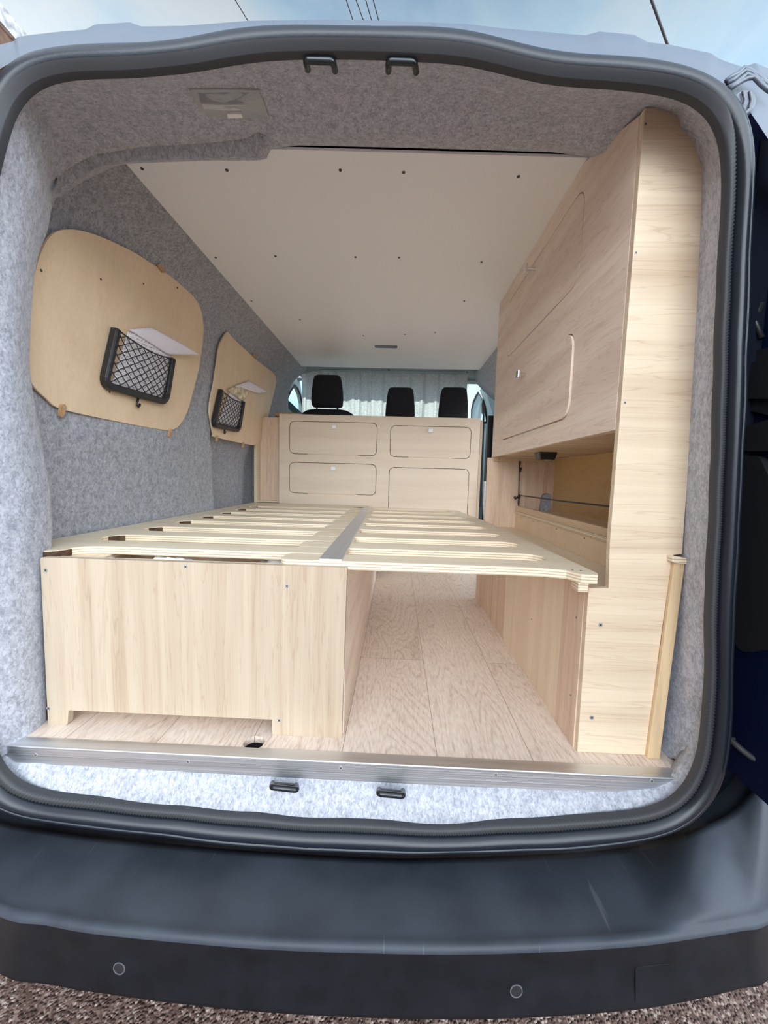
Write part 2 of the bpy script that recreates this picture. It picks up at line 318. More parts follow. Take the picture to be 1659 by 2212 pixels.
def new(): return bmesh.new()
def build(name, bm, mat, parent=None, smooth=False, bevel=0, seg=2, solid=0, sub=0, origin=None):
    bmesh.ops.recalc_face_normals(bm, faces=bm.faces[:])
    if parent is not None:
        org = Vector(parent.get('_w', (0,0,0)))
    else:
        xs = [v.co for v in bm.verts]
        org = Vector(((min(v.x for v in xs)+max(v.x for v in xs))/2, (min(v.y for v in xs)+max(v.y for v in xs))/2, min(v.z for v in xs)))
        if origin is not None: org = Vector(origin)
    bmesh.ops.translate(bm, verts=bm.verts[:], vec=-org)
    me = bpy.data.meshes.new(name); bm.to_mesh(me); bm.free()
    if smooth:
        for p in me.polygons: p.use_smooth = True
    o = bpy.data.objects.new(name, me); COL.objects.link(o)
    me.materials.append(M[mat] if isinstance(mat, str) else mat)
    if parent is not None: o.parent = parent; o['_w'] = list(org)
    else: o.location = org; o['_w'] = list(org)
    if solid: s = o.modifiers.new('s', 'SOLIDIFY'); s.thickness = solid; s.offset = -1
    if bevel: b = o.modifiers.new('b', 'BEVEL'); b.width = bevel; b.segments = seg; b.limit_method = 'ANGLE'; b.angle_limit = R(40)
    if sub: s = o.modifiers.new('u', 'SUBSURF'); s.levels = sub; s.render_levels = sub
    return o
def thing(name, label, cat, base, group=None):
    o = bpy.data.objects.new(name, None); COL.objects.link(o); o.location = base; o.empty_display_size = .05; o['_w'] = list(base)
    o['label'] = label; o['category'] = cat
    if group: o['group'] = group
    return o
def tag(o, label, cat, group=None, kind=None):
    o['label'] = label; o['category'] = cat
    if group: o['group'] = group
    if kind: o['kind'] = kind
    return o
def struct(o): o['kind'] = 'structure'; return o
def screw(parent, p, nrm, r=.0042, mat='screw_steel', name='screw'):
    bm = new(); nrm = Vector(nrm).normalized(); p = Vector(p); disc(bm, p - nrm*.002, nrm, r, .0026, 12, r*.85)
    o = build(name, bm, mat, parent)
    bm = new(); a = nrm.orthogonal().normalized(); b = nrm.cross(a)
    for u, v in ((a, b), (b, a)):
        q = [p + nrm*.0008 + u*(r*.6)*s1 + v*(r*.14)*s2 for s1, s2 in ((-1,-1),(1,-1),(1,1),(-1,1))]
        plate(bm, q, nrm*.0003)
    build('recess', bm, 'screw_dark', o)
    return o

# ================================================================== SETTING
H = 1.30
# floor with the round drain hole
hc = onz((549, 1604), 0)
hole = [(hc.x + (.0215 + .0006*math.sin(a*2.1))*math.cos(a*math.pi/12), hc.y + (.0205 + .0006*math.cos(a*1.7))*math.sin(a*math.pi/12), 0) for a in range(24)]
bm = new(); plate(bm, [(-.735, .0, 0), (.64, .0, 0), (.64, .06, 0), (.86, .3, 0), (.86, 3.1, 0), (-.86, 3.1, 0), (-.86, .25, 0), (-.71, .06, 0)], (0, 0, -.014), [hole])
floor = struct(build('floor', bm, 'laminate', origin=(0, 0, 0)))
bm = new(); 
tubepts = [Vector(p) for p in hole]
grid(bm, [[p + Vector((0,0,-.0141)) for p in tubepts], [p + Vector((0,0,-.05)) for p in tubepts]], True); plate(bm, [p + Vector((0,0,-.05)) for p in tubepts], (0,0,-.002))
build('drain_pit', bm, 'dark_gap', floor)
# ceiling panel
bm = new(); cf0, cf1 = onz((582,322), H), onz((1275,341), H); sl = (cf1.y-cf0.y)/(cf1.x-cf0.x); plate(bm, [(-.645, cf0.y+sl*(-.645-cf0.x), H), (.60, cf0.y+sl*(.6-cf0.x), H), (.60, 2.12, H), (-.645, 2.12, H)], (0,0,.006))
ceiling = struct(build('ceiling', bm, 'ceiling_white', origin=(0, 0, H)))
for p in ((307,364),(490,367),(735,367),(872,372),(1120,381),(466,556),(595,553),(768,555),(862,556),(1040,566),(648,690),(785,725),(1003,650),(543,650),(875,722),(940,718)):
    q = onz(p, H); bm = new(); disc(bm, (q.x, q.y, H + .001), (0,0,-1), .0045, .003, 10, .0035); build('screw', bm, 'screw_dark', ceiling)
bm = new(); plate(bm, rnd([(-.105,1.635,H),(.03,1.635,H),(.03,1.675,H),(-.105,1.675,H)], .02), (0,0,-.004)); build('vent_slot', bm, 'black_plastic', ceiling)
bm = new(); plate(bm, rnd([(-.108,1.632,H),(.033,1.632,H),(.033,1.678,H),(-.108,1.678,H)], .021), (0,0,-.0025), [rnd([(-.102,1.638,H),(.027,1.638,H),(.027,1.672,H),(-.102,1.672,H)], .016)]); build('slot_rim', bm, 'chrome', ceiling)

# left felt wall: near pillar handled by the lining; recesses and steps here
def wbase(z):
    pts = [(-.03,-.835),(.30,-.83),(.60,-.818),(.67,-.798),(1.15,-.766),(1.20,-.752),(1.25,-.712),(1.30,-.643),(1.34,-.62)]
    for (a, x), (b, y) in zip(pts, pts[1:]):
        if z <= b: return x + (y-x)*(z-a)/(b-a)
    return pts[-1][1]
def sm(t): t = max(0, min(1, t)); return t*t*(3-2*t)
zs = [-.02,.1,.2,.3,.36,.42,.5,.56,.60,.64,.67,.72,.8,.9,1.0,1.1,1.15,1.18,1.21,1.24,1.27,1.29,1.30,1.33]
ys = [.10,.14,.18,.22,.3,.4,.5,.6,.7,.8,.9,1.0,1.04,1.06,1.08,1.10,1.12,1.14,1.16,1.2,1.3,1.5,1.7,1.9,2.1,2.25]
rows = []
for z in zs:
    r = []
    for y in ys:
        e = 1.165 - .2*(z-.2)           # step edge leans forward with height
        x = wbase(z) - .055*sm((y-e)/.03)*sm((.80-z)/.15) + .022*(1-sm((z-.64)/.04))*(1-sm((y-e)/.03))*sm((y-.15)/.1)
        x += .004*math.sin(y*7+z*5)*(1 if z < 1.1 else 0) - .0
        r.append((x, y, z))
    rows.append(r)
bm = new(); grid(bm, rows); wl = struct(build('wall_left', bm, 'felt_shaded', smooth=True, solid=.004, sub=1, origin=(0,0,0)))

# right felt wall; unseen sliding-door opening between cabinet and seats, added for side light
def rwx(z): return .86 if z < 1.0 else .86 - .26*sm((z-1.0)/.30)
bm = new(); grid(bm, [[(rwx(z), y, z) for y in (.25,.6,.9,1.13)] for z in (.0,.3,.6,1.0,1.08,1.14,1.20,1.25,1.30,1.34)])
grid(bm, [[(rwx(z), y, z) for y in (1.13,1.3,1.5,1.8,2.1,2.3)] for z in (1.12,1.16,1.20,1.25,1.30,1.34)])
struct(build('wall_right', bm, 'felt', smooth=True, solid=.004, origin=(0,0,0)))

# felt lining round the doorway: seal edge -> lip -> fold -> tucked edge
def PX(lst, f): return [(t, f(p)) for t, p in lst]
L0 = [(0,(-.725,-.03,-.02)),(.3,(-.712,-.03,.3)),(.7,(-.682,-.03,.8))] + PX([(1,(-14,330)),(1.1,(5,232)),(1.2,(32,188)),(1.3,(76,158)),(1.4,(136,149)),(1.6,(272,147)),(1.75,(396,135)),(1.85,(471,120)),(2.0,(556,107)),(2.12,(650,103)),(2.35,(830,105)),(2.6,(1007,115)),(2.7,(1084,133)),(2.82,(1194,160)),(2.9,(1257,165)),(3.1,(1377,174)),(3.25,(1459,183)),(3.4,(1511,199)),(3.6,(1552,230)),(3.75,(1570,262)),(4.0,(1581,310)),(4.2,(1577,500)),(4.5,(1560,888)),(4.7,(1545,1150)),(4.97,(1533,1620)),(5.0,(1528,1660))], lambda p: ony(p, -.03))
L1 = PX([(0,(97,1562)),(.2,(100,1350)),(.4,(111,1150)),(.5,(106,1060)),(.58,(90,973)),(.68,(67,853)),(.74,(58,790)),(.8,(60,700)),(.86,(66,600)),(.92,(76,543)),(.97,(97,495)),(1.02,(104,450)),(1.1,(108,415))], lambda p: onx(p, -.70)) + \
     PX([(1.16,(122,388)),(1.22,(150,362)),(1.3,(200,335)),(1.45,(300,318)),(1.7,(450,309)),(1.85,(530,300)),(1.93,(556,285)),(2.0,(600,286)),(2.35,(830,292)),(2.6,(1000,296)),(2.82,(1190,302)),(3.0,(1322,331))], lambda p: ony(p, .20)) + \
     [(3.2,(.565,.20,1.25)),(3.5,(.592,.17,1.20)),(3.8,(.602,.13,1.12)),(4.2,(.606,.12,.9)),(4.5,(.610,.11,.65)),(4.7,(.620,.10,.4)),(4.97,(.618,.08,.03)),(5.0,(.615,.08,-.01))]
L2 = [(0,(-.745,.085,-.02)),(.4,(-.80,.16,.40)),(.74,(-.79,.13,.78)),(.97,(-.775,.2,1.06))] + \
     PX([(1.06,(107,478)),(1.14,(122,440)),(1.22,(165,395)),(1.3,(225,360)),(1.42,(275,353)),(1.7,(450,347)),(1.88,(562,347)),(1.93,(582,322)),(2.0,(640,314)),(2.35,(830,318)),(2.6,(1010,323)),(2.82,(1200,329)),(3.0,(1322,345))], lambda p: ony(p, .255)) + \
     [(3.2,(.62,.255,1.26)),(3.5,(.66,.20,1.20)),(3.8,(.67,.17,1.12)),(4.2,(.68,.16,.9)),(4.5,(.68,.15,.65)),(4.7,(.68,.14,.4)),(5.0,(.66,.12,-.01))]
def L3(t):
    p = interp(L2, t)
    if t < 1.1: return p + Vector((-.06,.03,0))
    if t > 3.3: return p + Vector((.08,.04,0))
    return p + Vector((0,.045,.035))
ts = [i*5/220 for i in range(221)]
rows = []
bulge = lambda t: .008*math.sin(t*23) * .3
for k in range(9):
    u = k/8; r = []
    for t in ts:
        a, b = interp(L0, t), interp(L1, t); a = a + (Vector((-.04,-.03,.56)) - a).normalized()*(.008 if 1 <= t <= 4.9 else 0); q = a.lerp(b, u); s = math.sin(math.pi*u)
        if t < 1.2: q += Vector((.014, 0, 0))*s
        elif t < 3.4: q += Vector((0, .01, .022))*s
        else: q += Vector((.0, .0, 0))*s
        r.append(q)
    rows.append(r)
rows.append([interp(L1, t).lerp(interp(L2, t), .06) + Vector((0,.008,.020 if 1.05<t<1.95 else .002)) for t in ts])
rows.append([interp(L1, t).lerp(interp(L2, t), .5) - Vector((0,0,.010 if 1.15<t<1.95 else 0)) for t in ts])
rows.append([interp(L2, t) for t in ts]); rows.append([L3(t) for t in ts])
LIN = rows
bm = new(); grid(bm, rows); trim = struct(build('trim_1', bm, 'felt', smooth=True, origin=(0,0,0)))
# dark joint between lining and ceiling board
bm = new(); box(bm, (-.645,.20,H+.028), (.66,.42,H+.034)); struct(build('trim_2', bm, 'dark_gap'))
# felt on the sill below the metal edge
inner_b = [(-22,1660),(2,1668),(30,1696),(100,1713),(215,1722),(400,1741),(560,1757),(735,1768),(830,1773),(1080,1772),(1245,1764),(1330,1759),(1425,1747),(1468,1724),(1497,1685),(1519,1640),(1526,1600)]
a = [ony((x + (8 if x > 1440 else (-14 if x < 40 else 0)), y + (12 if x < 1490 else 4)), -.03) for x, y in inner_b]
n = len(a); back = []
for i, p in enumerate(a):
    back.append((max(-.728, min(.625, p.x*1.02)), .004, max(-.03, min(.05, p.z + .03)) if 1 < i < n-2 else p.z + .03))
bm = new(); grid(bm, [[p for p in a], [((p.x+q[0])/2, -.012, (p.z+q[2])/2) for p, q in zip(a, back)], back, [(q[0]*1.01, .03, q[2]-.01) for q in back]]); struct(build('trim_3', bm, 'felt', smooth=True, solid=.003, origin=(0,0,0)))
# ground
bm = new(); plate(bm, [(-14,-8,-.62),(14,-8,-.62),(14,16,-.62),(-14,16,-.62)], (0,0,-.05)); struct(build('ground', bm, 'gravel', origin=(0,0,-.62)))

# ================================================================== THE VAN ITSELF
van = thing('van', 'dark blue panel van seen from behind, its rear doorway open', 'van', (0, 0, -.62))
def loopfrom(pxs, extra):
    pts = [ony(p, -.04) for p in pxs]; pts += [Vector(p) for p in extra]
    c = Vector((-.04, -.04, .56)); pol = sorted([(math.atan2(p.z-c.z, p.x-c.x), math.hypot(p.x-c.x, p.z-c.z)) for p in pts])
    ang = [a for a, _ in pol]; rad = [r for _, r in pol]
    def f(th):
        th = (th + math.pi) % (2*math.pi) - math.pi
        for i in range(len(ang)):
            if th < ang[i]:
                j = i-1; a0 = ang[j] - (2*math.pi if i == 0 else 0); u = (th-a0)/(ang[i]-a0); return rad[j]*(1-u)+rad[i]*u
        u = (th-ang[-1])/(ang[0]+2*math.pi-ang[-1]); return rad[-1]*(1-u)+rad[0]*u
    K = 720; raw = [f(2*math.pi*i/K - math.pi) for i in range(K)]
    smo = [sum(raw[(i+d) % K]*(10-abs(d)) for d in range(-9,10))/100 for i in range(K)]
    def g(th):
        x = ((th+math.pi) % (2*math.pi))/(2*math.pi)*K; i = int(x); u = x-i; r = smo[i % K]*(1-u)+smo[(i+1) % K]*u
        return c + Vector((math.cos(th)*r, 0, math.sin(th)*r))
    return g
IN = loopfrom([(0,300),(15,235),(40,195),(80,165),(140,156),(275,154),(400,142),(475,127),(560,114),(650,110),(740,110),(830,112),(920,116),(1005,122),(1080,140),(1140,155),(1190,167),(1255,172),(1375,181),(1455,190),(1505,205),(1545,235),(1562,265),(1572,310),(1573,360),(1567,500),(1561,563),(1553,725),(1549,888),(1543,1051),(1535,1214),(1530,1350),(1525,1550),(1522,1625),(1500,1690),(1470,1732),(1425,1755),(1330,1767),(1245,1772),(1080,1780),(830,1781),(735,1777),(560,1765),(400,1750),(215,1730),(100,1721),(30,1704),(0,1677)],
    [(-.652,-.04,.95),(-.680,-.04,.7),(-.700,-.04,.45),(-.712,-.04,.2),(-.712,-.04,.05)])
OUT = loopfrom([(10,132),(50,110),(125,99),(300,94),(400,83),(475,65),(540,56),(625,53),(730,55),(830,57),(1005,62),(1080,80),(1155,102),(1255,118),(1430,128),(1505,145),(1555,170),(1595,200),(1620,240),(1630,280),(1632,350),(1630,420),(1625,500),(1622,583),(1614,766),(1606,970),(1598,1132),(1588,1300),(1582,1450),(1580,1600),(1570,1675),(1540,1740),(1495,1785),(1430,1812),(1330,1828),(1130,1840),(980,1844),(830,1846),(735,1842),(600,1834),(480,1826),(350,1806),(230,1795),(100,1777),(0,1762)],
    [(-.68,-.04,1.06),(-.715,-.04,.95),(-.745,-.04,.7),(-.76,-.04,.45),(-.772,-.04,.2),(-.772,-.04,.05),(-.745,-.04,-.06)])
def lsec(th, s, y): a, b = IN(th), OUT(th); p = a.lerp(b, s); return Vector((p.x, y, p.z))
K = 420
def ring(prof): return [[lsec(2*math.pi*i/K, s, y) for i in range(K)] for s, y in prof]
def topness(th):
    z = IN(th).z; return sm((z - 1.02)/.10)
def secy(th, s_, y):
    w_ = topness(th); yt = -.038 - .013*math.sin(math.pi*min(1, max(0, s_*.95+.02)))
    return y*(1-w_) + yt*w_ if -.01 <= s_ <= .99 and y < -.03 else y
def ring(prof, K=420): return [[lsec(2*math.pi*i/K, s_, secy(2*math.pi*i/K, s_, y)) for i in range(K)] for s_, y in prof]
bm = new(); grid(bm, ring([(.285,-.032),(.30,-.036),(.33,-.042),(.40,-.047),(.50,-.051),(.62,-.052),(.74,-.047),(.83,-.038),(.86,-.037),(.875,-.041),(.97,-.041),(1.0,-.036),(1.0,-.02)]), True)
seal = build('door_seal', bm, 'rubber', van, smooth=True)
bm = new(); KK = 1900
prof = [(.0,-.026),(.0,-.034),(.02,-.040),(.10,-.042),(.20,-.042),(.265,-.040),(.286,-.033)]
def rib(i, k, th): return .0022*(1-topness(th)) if i % 2 and 1 < k < 6 else 0
grid(bm, [[lsec(2*math.pi*i/KK, s_, secy(2*math.pi*i/KK, s_, y) - rib(i, k, 2*math.pi*i/KK)) for i in range(KK)] for k, (s_, y) in enumerate(prof)], True)
build('grip_strip', bm, 'rubber_grip', seal, smooth=True)
# painted frame behind the seal
bm = new(); rr = []
for s, y in ((.9,-.034),(1.0,-.026),(1.06,-.026),(1.10,-.022),(1.14,-.012)):
    r = []
    for i in range(K):
        th = 2*math.pi*i/K; a = IN(th); b = OUT(th); d = (b-a).normalized(); p = b + d*((s-1)*.12)
        r.append(Vector((p.x, y, p.z)))
    rr.append(r)
grid(bm, rr, True); build('door_frame', bm, 'jamb_dark', van, smooth=True)
# roof gutter above the doorway
edge = [(-60,118),(0,97),(37,90),(45,80),(70,77),(130,70),(190,64),(210,52),(280,48),(305,57),(400,58),(540,51),(700,49),(830,50),(1005,58),(1080,65),(1265,76),(1295,68),(1370,75),(1395,92),(1440,97),(1530,114),(1545,125),(1610,146),(1632,136),(1665,150),(1740,190)]
low = [(-60,190),(0,140),(37,118),(45,114),(70,106),(130,100),(190,98),(210,97),(280,95),(305,94),(400,84),(540,57),(700,54),(830,58),(1005,63),(1080,80),(1265,119),(1295,121),(1370,125),(1395,126),(1440,129),(1530,155),(1545,165),(1610,218),(1632,250),(1665,300),(1740,400)]
def dens(l, k=6):
    o = []
    for a, b in zip(l, l[1:]): o += [((a[0]*(k-i)+b[0]*i)/k, (a[1]*(k-i)+b[1]*i)/k) for i in range(k)]
    return o + [l[-1]]
E1, E0 = [ony(p, 0.0) for p in dens(edge)], [ony((p[0], p[1]+9), -.028) for p in dens(low)]
bm = new()
mid = [a.lerp(b, .45) + Vector((0,-.004,-.004)) for a, b in zip(E0, E1)]
mid2 = [a.lerp(b, .8) + Vector((0,-.006,0)) for a, b in zip(E0, E1)]
grid(bm, [E0, mid, mid2, E1, [p + Vector((0,.05,.035)) for p in E1], [p + Vector((0,.3,.12)) for p in E1]])
build('roof_gutter', bm, 'sky_tinted_paint', van, smooth=True)
# outer shell of the body
bm = new()
def shellrow(y, w=0): return [(-.90+w,y,-.45),(-.93+w,y,.1),(-.92+w,y,.6),(-.86+w,y,1.1),(-.74+w,y,1.33),(-.5,y,1.40),(0,y,1.43),(.5,y,1.40),(.74-w,y,1.33),(.86-w,y,1.1),(.92-w,y,.6),(.93-w,y,.1),(.90-w,y,-.45)]
SR = [[(x*(.96 if k_ == 0 else 1), y, z - ((.05 if k_ == 0 else 0) if z > .3 else 0)) for x, y, z in shellrow(y)] for k_, y in enumerate((.10,.32,.6,1.13,1.5,2.0,2.26,2.30))]
grid(bm, [r_[:10] for r_ in SR]); grid(bm, [r_[9:] for r_ in SR[:4]]); grid(bm, [r_[9:] for r_ in SR[6:]]); build('body_shell', bm, 'blue_paint', van, smooth=True, solid=.004)  # right side left open too, for the added side light
bm = new(); grid(bm, [[(-.75,y,1.335),(-.4,y,1.395),(0,y,1.42),(.4,y,1.395),(.75,y,1.335)] for y in (2.30,2.5,2.66)]); build('cab_roof', bm, 'cab_grey', van, smooth=True, solid=.004)
bm = new(); box(bm, (-.90,3.0,-.4), (.90,3.2,.80)); box(bm, (-.9,2.3,-.4), (.9,3.0,-.3)); build('dashboard', bm, 'black_plastic', van)
# rear corners of the body beside the doorway (outer skin, left and right)
for sx in (-1, 1):
    bm = new(); x0 = .66 if sx > 0 else -.755; rows = []
    for u in range(6):
        q = u/5; rows.append([((x0 + (sx*.92-x0)*math.sin(q*math.pi/2)) , .045 + .05*(1-math.cos(q*math.pi/2)), z) for z in (-.16,.2,.6,1.0,1.15)])
    grid(bm, rows); build('corner_panel', bm, 'jamb_dark', van, smooth=True, solid=.003)
# bumper
B = [(0,1965),(100,1984),(200,2002),(400,2022),(600,2037),(830,2045),(1000,2047),(1150,2043),(1300,2035),(1400,2027),(1500,2013),(1600,1997),(1659,1983)]
Cc = [(0,2104),(100,2126),(200,2143),(400,2170),(600,2189),(830,2200),(1000,2202),(1150,2198),(1300,2188),(1400,2178),(1500,2160),(1600,2136),(1659,2118)]
A = [(0,1775),(100,1792),(200,1806),(400,1826),(600,1842),(830,1854),(1000,1852),(1150,1846),(1300,1836),(1400,1822),(1500,1790),(1590,1725),(1650,1640)]
Az = [-.165]*10 + [-.160,-.150,-.140]
a = [onz(p, z) for p, z in zip(A[:10], Az)] + [ony((1500,1792), -.012), ony((1588,1748), .0), ony((1650,1668), .012)]; b = [onz(p, -.17) for p in B]; c = [onz(p, -.292) for p in Cc]
left = [(-.80,-.01),(-.70,-.09)]; right = [(.80,-.035),(.90,.10)]
a = [Vector((-.93,.12,-.16)), Vector((-.82,.03,-.165))] + a + [Vector((.80,.05,.02)), Vector((.93,.16,.03))]
b = [Vector((-.97,.12,-.17)), Vector((-.78,-.085,-.17))] + b + [Vector((.84,-.03,-.165)), Vector((.97,.14,-.165))]
c = [Vector((-.96,.12,-.292)), Vector((-.77,-.08,-.292))] + c + [Vector((.83,-.02,-.29)), Vector((.96,.15,-.29))]
def cat(pts, k=5):
    o = []
    for i in range(len(pts)-1):
        p0, p1, p2, p3 = pts[max(0,i-1)], pts[i], pts[i+1], pts[min(len(pts)-1,i+2)]
        for j in range(k):
            t = j/k; o.append(.5*((2*p1)+(p2-p0)*t+(2*p0-5*p1+4*p2-p3)*t*t+(3*p1-p0-3*p2+p3)*t**3))
    return o + [pts[-1]]
a, b, c = cat(a), cat(b), cat(c)
rows = [[p + Vector((0,.06,-.02)) for p in a], [p + Vector((0,.02,-.012)) for p in a], [p + Vector((0,0,-.004)) for p in a], a]
rows += [[p.lerp(q, u) + Vector((0,0,.004*math.sin(u*math.pi))) for p, q in zip(a, b)] for u in (.1,.3,.5,.7,.85,.93)]
rows += [[p + Vector((0,.006,.002)) for p in b], [p + Vector((0,-.001,-.002)) for p in b], [p + Vector((0,-.002,-.010)) for p in b]]
bm = new(); grid(bm, rows); bumper = build('rear_bumper', bm, 'bumper_plastic', van, smooth=True)
F = [(0, Vector((0,-.002,-.010))), (.25, Vector((0,.004,0))), (.6, Vector((0,.004,0))), (.92, Vector()), (1, Vector()), (1, Vector((0,.02,-.008))), (1, Vector((0,.10,-.012)))]
F[0] = (0, Vector((0,-.002,-.010)))
bm = new(); grid(bm, [[p.lerp(q, u) + o_ for p, q in zip(b, c)] for u, o_ in F]); shaded_face = build('shaded_bumper_face', bm, 'bumper_shaded', bumper, smooth=True)  # rear face split off to carry the shaded colour
FR = [[p.lerp(q, u) + o_ for p, q in zip(b, c)] for u, o_ in F[:4]]
def onface(px):      # point of the bumper's rear face seen at this place, with its normal
    d = ray(*px).normalized()
    for R0, R1 in zip(FR, FR[1:]):
        for i in range(len(R0)-1):
            for tri in ((R0[i], R0[i+1], R1[i+1]), (R0[i], R1[i+1], R1[i])):
                e1, e2 = tri[1]-tri[0], tri[2]-tri[0]; h = d.cross(e2); det = e1.dot(h)
                if abs(det) < 1e-12: continue
                s_ = CAM - tri[0]; u = s_.dot(h)/det; q_ = s_.cross(e1); v = d.dot(q_)/det
                if u >= -1e-4 and v >= -1e-4 and u+v <= 1.0001:
                    n_ = e1.cross(e2).normalized(); return CAM + d*(e2.dot(q_)/det), (n_ if n_.y < 0 else -n_)
for px in ((258,2091),(1115,2140)):
    q, n_ = onface(px); u_ = n_.cross(Vector((0,0,1))).normalized(); v_ = u_.cross(n_); bm = new()
    grid(bm, [[q + u_*math.cos(k*math.pi/14)*rad + v_*math.sin(k*math.pi/14)*rad + n_*yy for k in range(28)] for rad, yy in ((.0083,-.003),(.0086,.0012),(.0100,.0012),(.0104,-.003))], True)
    build('sensor_ring', bm, 'sensor_grey', bumper)
    bm = new(); disc(bm, q - n_*.002, n_, .0084, .0026, 24); build('parking_sensor', bm, 'black_plastic', bumper)
q = [onface(p) for p in ((1372,2088),(1447,2080),(1448,2158),(1372,2168))]; n_ = q[0][1]
bm = new(); plate(bm, rnd([p + n_*.0008 for p, _ in q], .004, 3), -n_*.004); build('tow_eye_cover', bm, 'bumper_shaded', bumper, bevel=.0004)
# strikers
def striker(px, y0, y1, label):
    bm = new(); P = [ony(p, y1 if i in (0, len(px)-1) else y0) for i, p in enumerate(px)]
    pts = rnd(P, [0]+[.006]*(len(P)-2)+[0], 4); tube(bm, pts, .0052, 12); return bm
for px in ([(665,150),(660,130),(719,132),(724,153)], [(839,154),(839,132),(895,134),(899,156)]):
    build('lock_striker', striker(px, -.030, -.012, ''), 'rod_metal', van, smooth=True)
for px in ([(589,1692),(587,1700),(641,1706),(640,1697)], [(819,1706),(818,1714),(871,1719),(870,1709)]):
    o = build('lock_striker', striker(px, -.045, -.02, ''), 'rod_metal', van, smooth=True)
for cpt in ((614,1703),(844,1717)):
    q = ony(cpt, -.022); bm = new(); plate(bm, rnd([q+Vector((-.024,0,-.006)), q+Vector((.024,0,-.008)), q+Vector((.022,0,.008)), q+Vector((-.022,0,.009))], .006, 4), (0,.004,0)); build('striker_plate', bm, 'black_plastic', van, bevel=.001)
# open right door
dx = .70
def DP(p): return onx(p, dx)
bm = new(); plate(bm, rnd([(dx,.045,.01),(dx,-.74,.01),(dx,-.74,.55),(dx,-.66,1.22),(dx,.045,1.09)], [.01,.06,.02,.08,.01], 6), (.05,0,0)); door = build('rear_door', bm, 'blue_paint', van, bevel=.006)
def dplate(px, nm, mat, t=.006, r=.004, par=door):
    bm = new(); plate(bm, rnd([DP(p) for p in px], r, 5), (-t,0,0)); return build(nm, bm, mat, par, bevel=.0015)
lt = dplate([(1617,762),(1700,745),(1700,905),(1614,884)], 'latch_plate', 'black_plastic', .008, .012)
dplate([(1628,785),(1700,775),(1700,862),(1626,862)], 'latch_housing', 'black_plastic', .016, .008, lt)
for p in ((1621,779),(1619,866)): screw(lt, DP(p) + Vector((-.008,0,0)), (-1,0,0), .004)
dplate([(1606,985),(1655,985),(1700,1080),(1690,1400),(1618,1410),(1590,1380)], 'door_trim_panel', 'black_plastic', .012, .01)
dplate([(1618,590),(1700,590),(1700,606),(1617,606)], 'reflection_strip', 'sky_tinted_paint', .001, .0)  # lighter strip painting a reflection on the blue door
dplate([(1614,925),(1700,900),(1700,975),(1606,975)], 'lock_cover', 'black_plastic', .014, .008)
bm = new(); tube(bm, [DP((1652,670)) + Vector((-.006,.0,.012)), DP((1645,690)) + Vector((-.014,0,0)), DP((1655,715)) + Vector((-.006,0,-.012))], .005, 8); build('door_rod', bm, 'black_plastic', door, smooth=True)
bm = new(); tube(bm, rnd([ony((1572,1592),.0), ony((1600,1618),-.02), ony((1632,1642),-.03), ony((1680,1645),-.04)], .01, 5), .0055, 8); build('check_strap', bm, 'cable', van, smooth=True)
# hinge stop and sealant at the top right corner
q = ony((1606,222), -.03); bm = new(); disc(bm, q + Vector((0,.012,0)), (-.15,-1,-.1), .020, .014, 24, .018); hs = build('rubber_stop', bm, 'sky_tinted_paint', van, smooth=False, bevel=.002)
for dxx in (-.004, .006):
    bm = new(); tube(bm, [q + Vector((dxx-.003,-.0045,.012)), q + Vector((dxx+.001,-.0045,.0)), q + Vector((dxx-.001,-.0045,-.011))], .0012, 6); build('stop_rib', bm, 'cable', hs)
bm = new()
for k in range(4):
    tube(bm, [ony((1568+k*3+i*13, 176 - (i*9 if i < 4 else 36 - (i-3)*11) + k*6 + random.uniform(-3,3)), -.036) for i in range(8)], .0032, 6)
build('body_sealant', bm, 'sky_tinted_paint', van, smooth=True)

# ================================================================== threshold strip
bm = new(); x0, x1 = -.722, .612
v = [(x0,.027,.0015),(x0,0,.0015),(x0,-.0015,0),(x0,-.0015,-.050),(x0,0,-.050),(x0,0,0),(x0,.027,0)]
plate(bm, v, (x1-x0,0,0)); strip = build('threshold_strip', bm, 'brushed_aluminium', bevel=.0006)
tag(strip, 'brushed aluminium angle strip along the front edge of the wooden floor', 'threshold strip')
for p in ((77,1631),(406,1645),(736,1659),(1071,1673),(1408,1687)):
    screw(strip, ony(p, -.0015), (0,-1,0), .0042)

# ================================================================== left bed box
bx = thing('bed_box', 'pale wooden box under the left half of the bed, notched along its foot', 'bed box', (-.37, .4, 0))
bm = new(); bevs = dict(bevel=.0012)
prof = rnd([(-.688,.07,0),(-.645,.07,0),(-.641,.07,.034),(-.2,.07,.034),(-.2,.07,0),(-.052,.07,0),(-.047,.07,.366),(-.686,.07,.366)], [0,.006,.002,.002,.004,0,.004,.006], 4)
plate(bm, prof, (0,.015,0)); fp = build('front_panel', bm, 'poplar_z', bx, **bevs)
for p in ((99,1232),(401,1224),(620,1266),(105,1530),(603,1556)): screw(fp, ony(p, .07), (0,-1,0), .0052)
bm = new(); box(bm, (-.064,.085,0), (-.049,1.40,.355)); build('side_panel', bm, 'poplar_y', bx, **bevs)
bm = new(); box(bm, (-.688,.085,0), (-.673,1.40,.35)); build('side_panel', bm, 'poplar_y', bx, **bevs)
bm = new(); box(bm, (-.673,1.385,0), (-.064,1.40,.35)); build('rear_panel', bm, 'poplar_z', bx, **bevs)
bm = new(); box(bm, (-.673,.085,.036), (-.064,1.385,.048)); build('bottom_panel', bm, 'birch', bx)
bm = new(); plate(bm, rnd([(-.712,.082,.346),(-.60,.082,.346),(-.60,.082,.358),(-.712,.082,.358)], .004, 3), (0,1.2,0)); build('side_ledge', bm, 'birch_y', bx, bevel=.002)
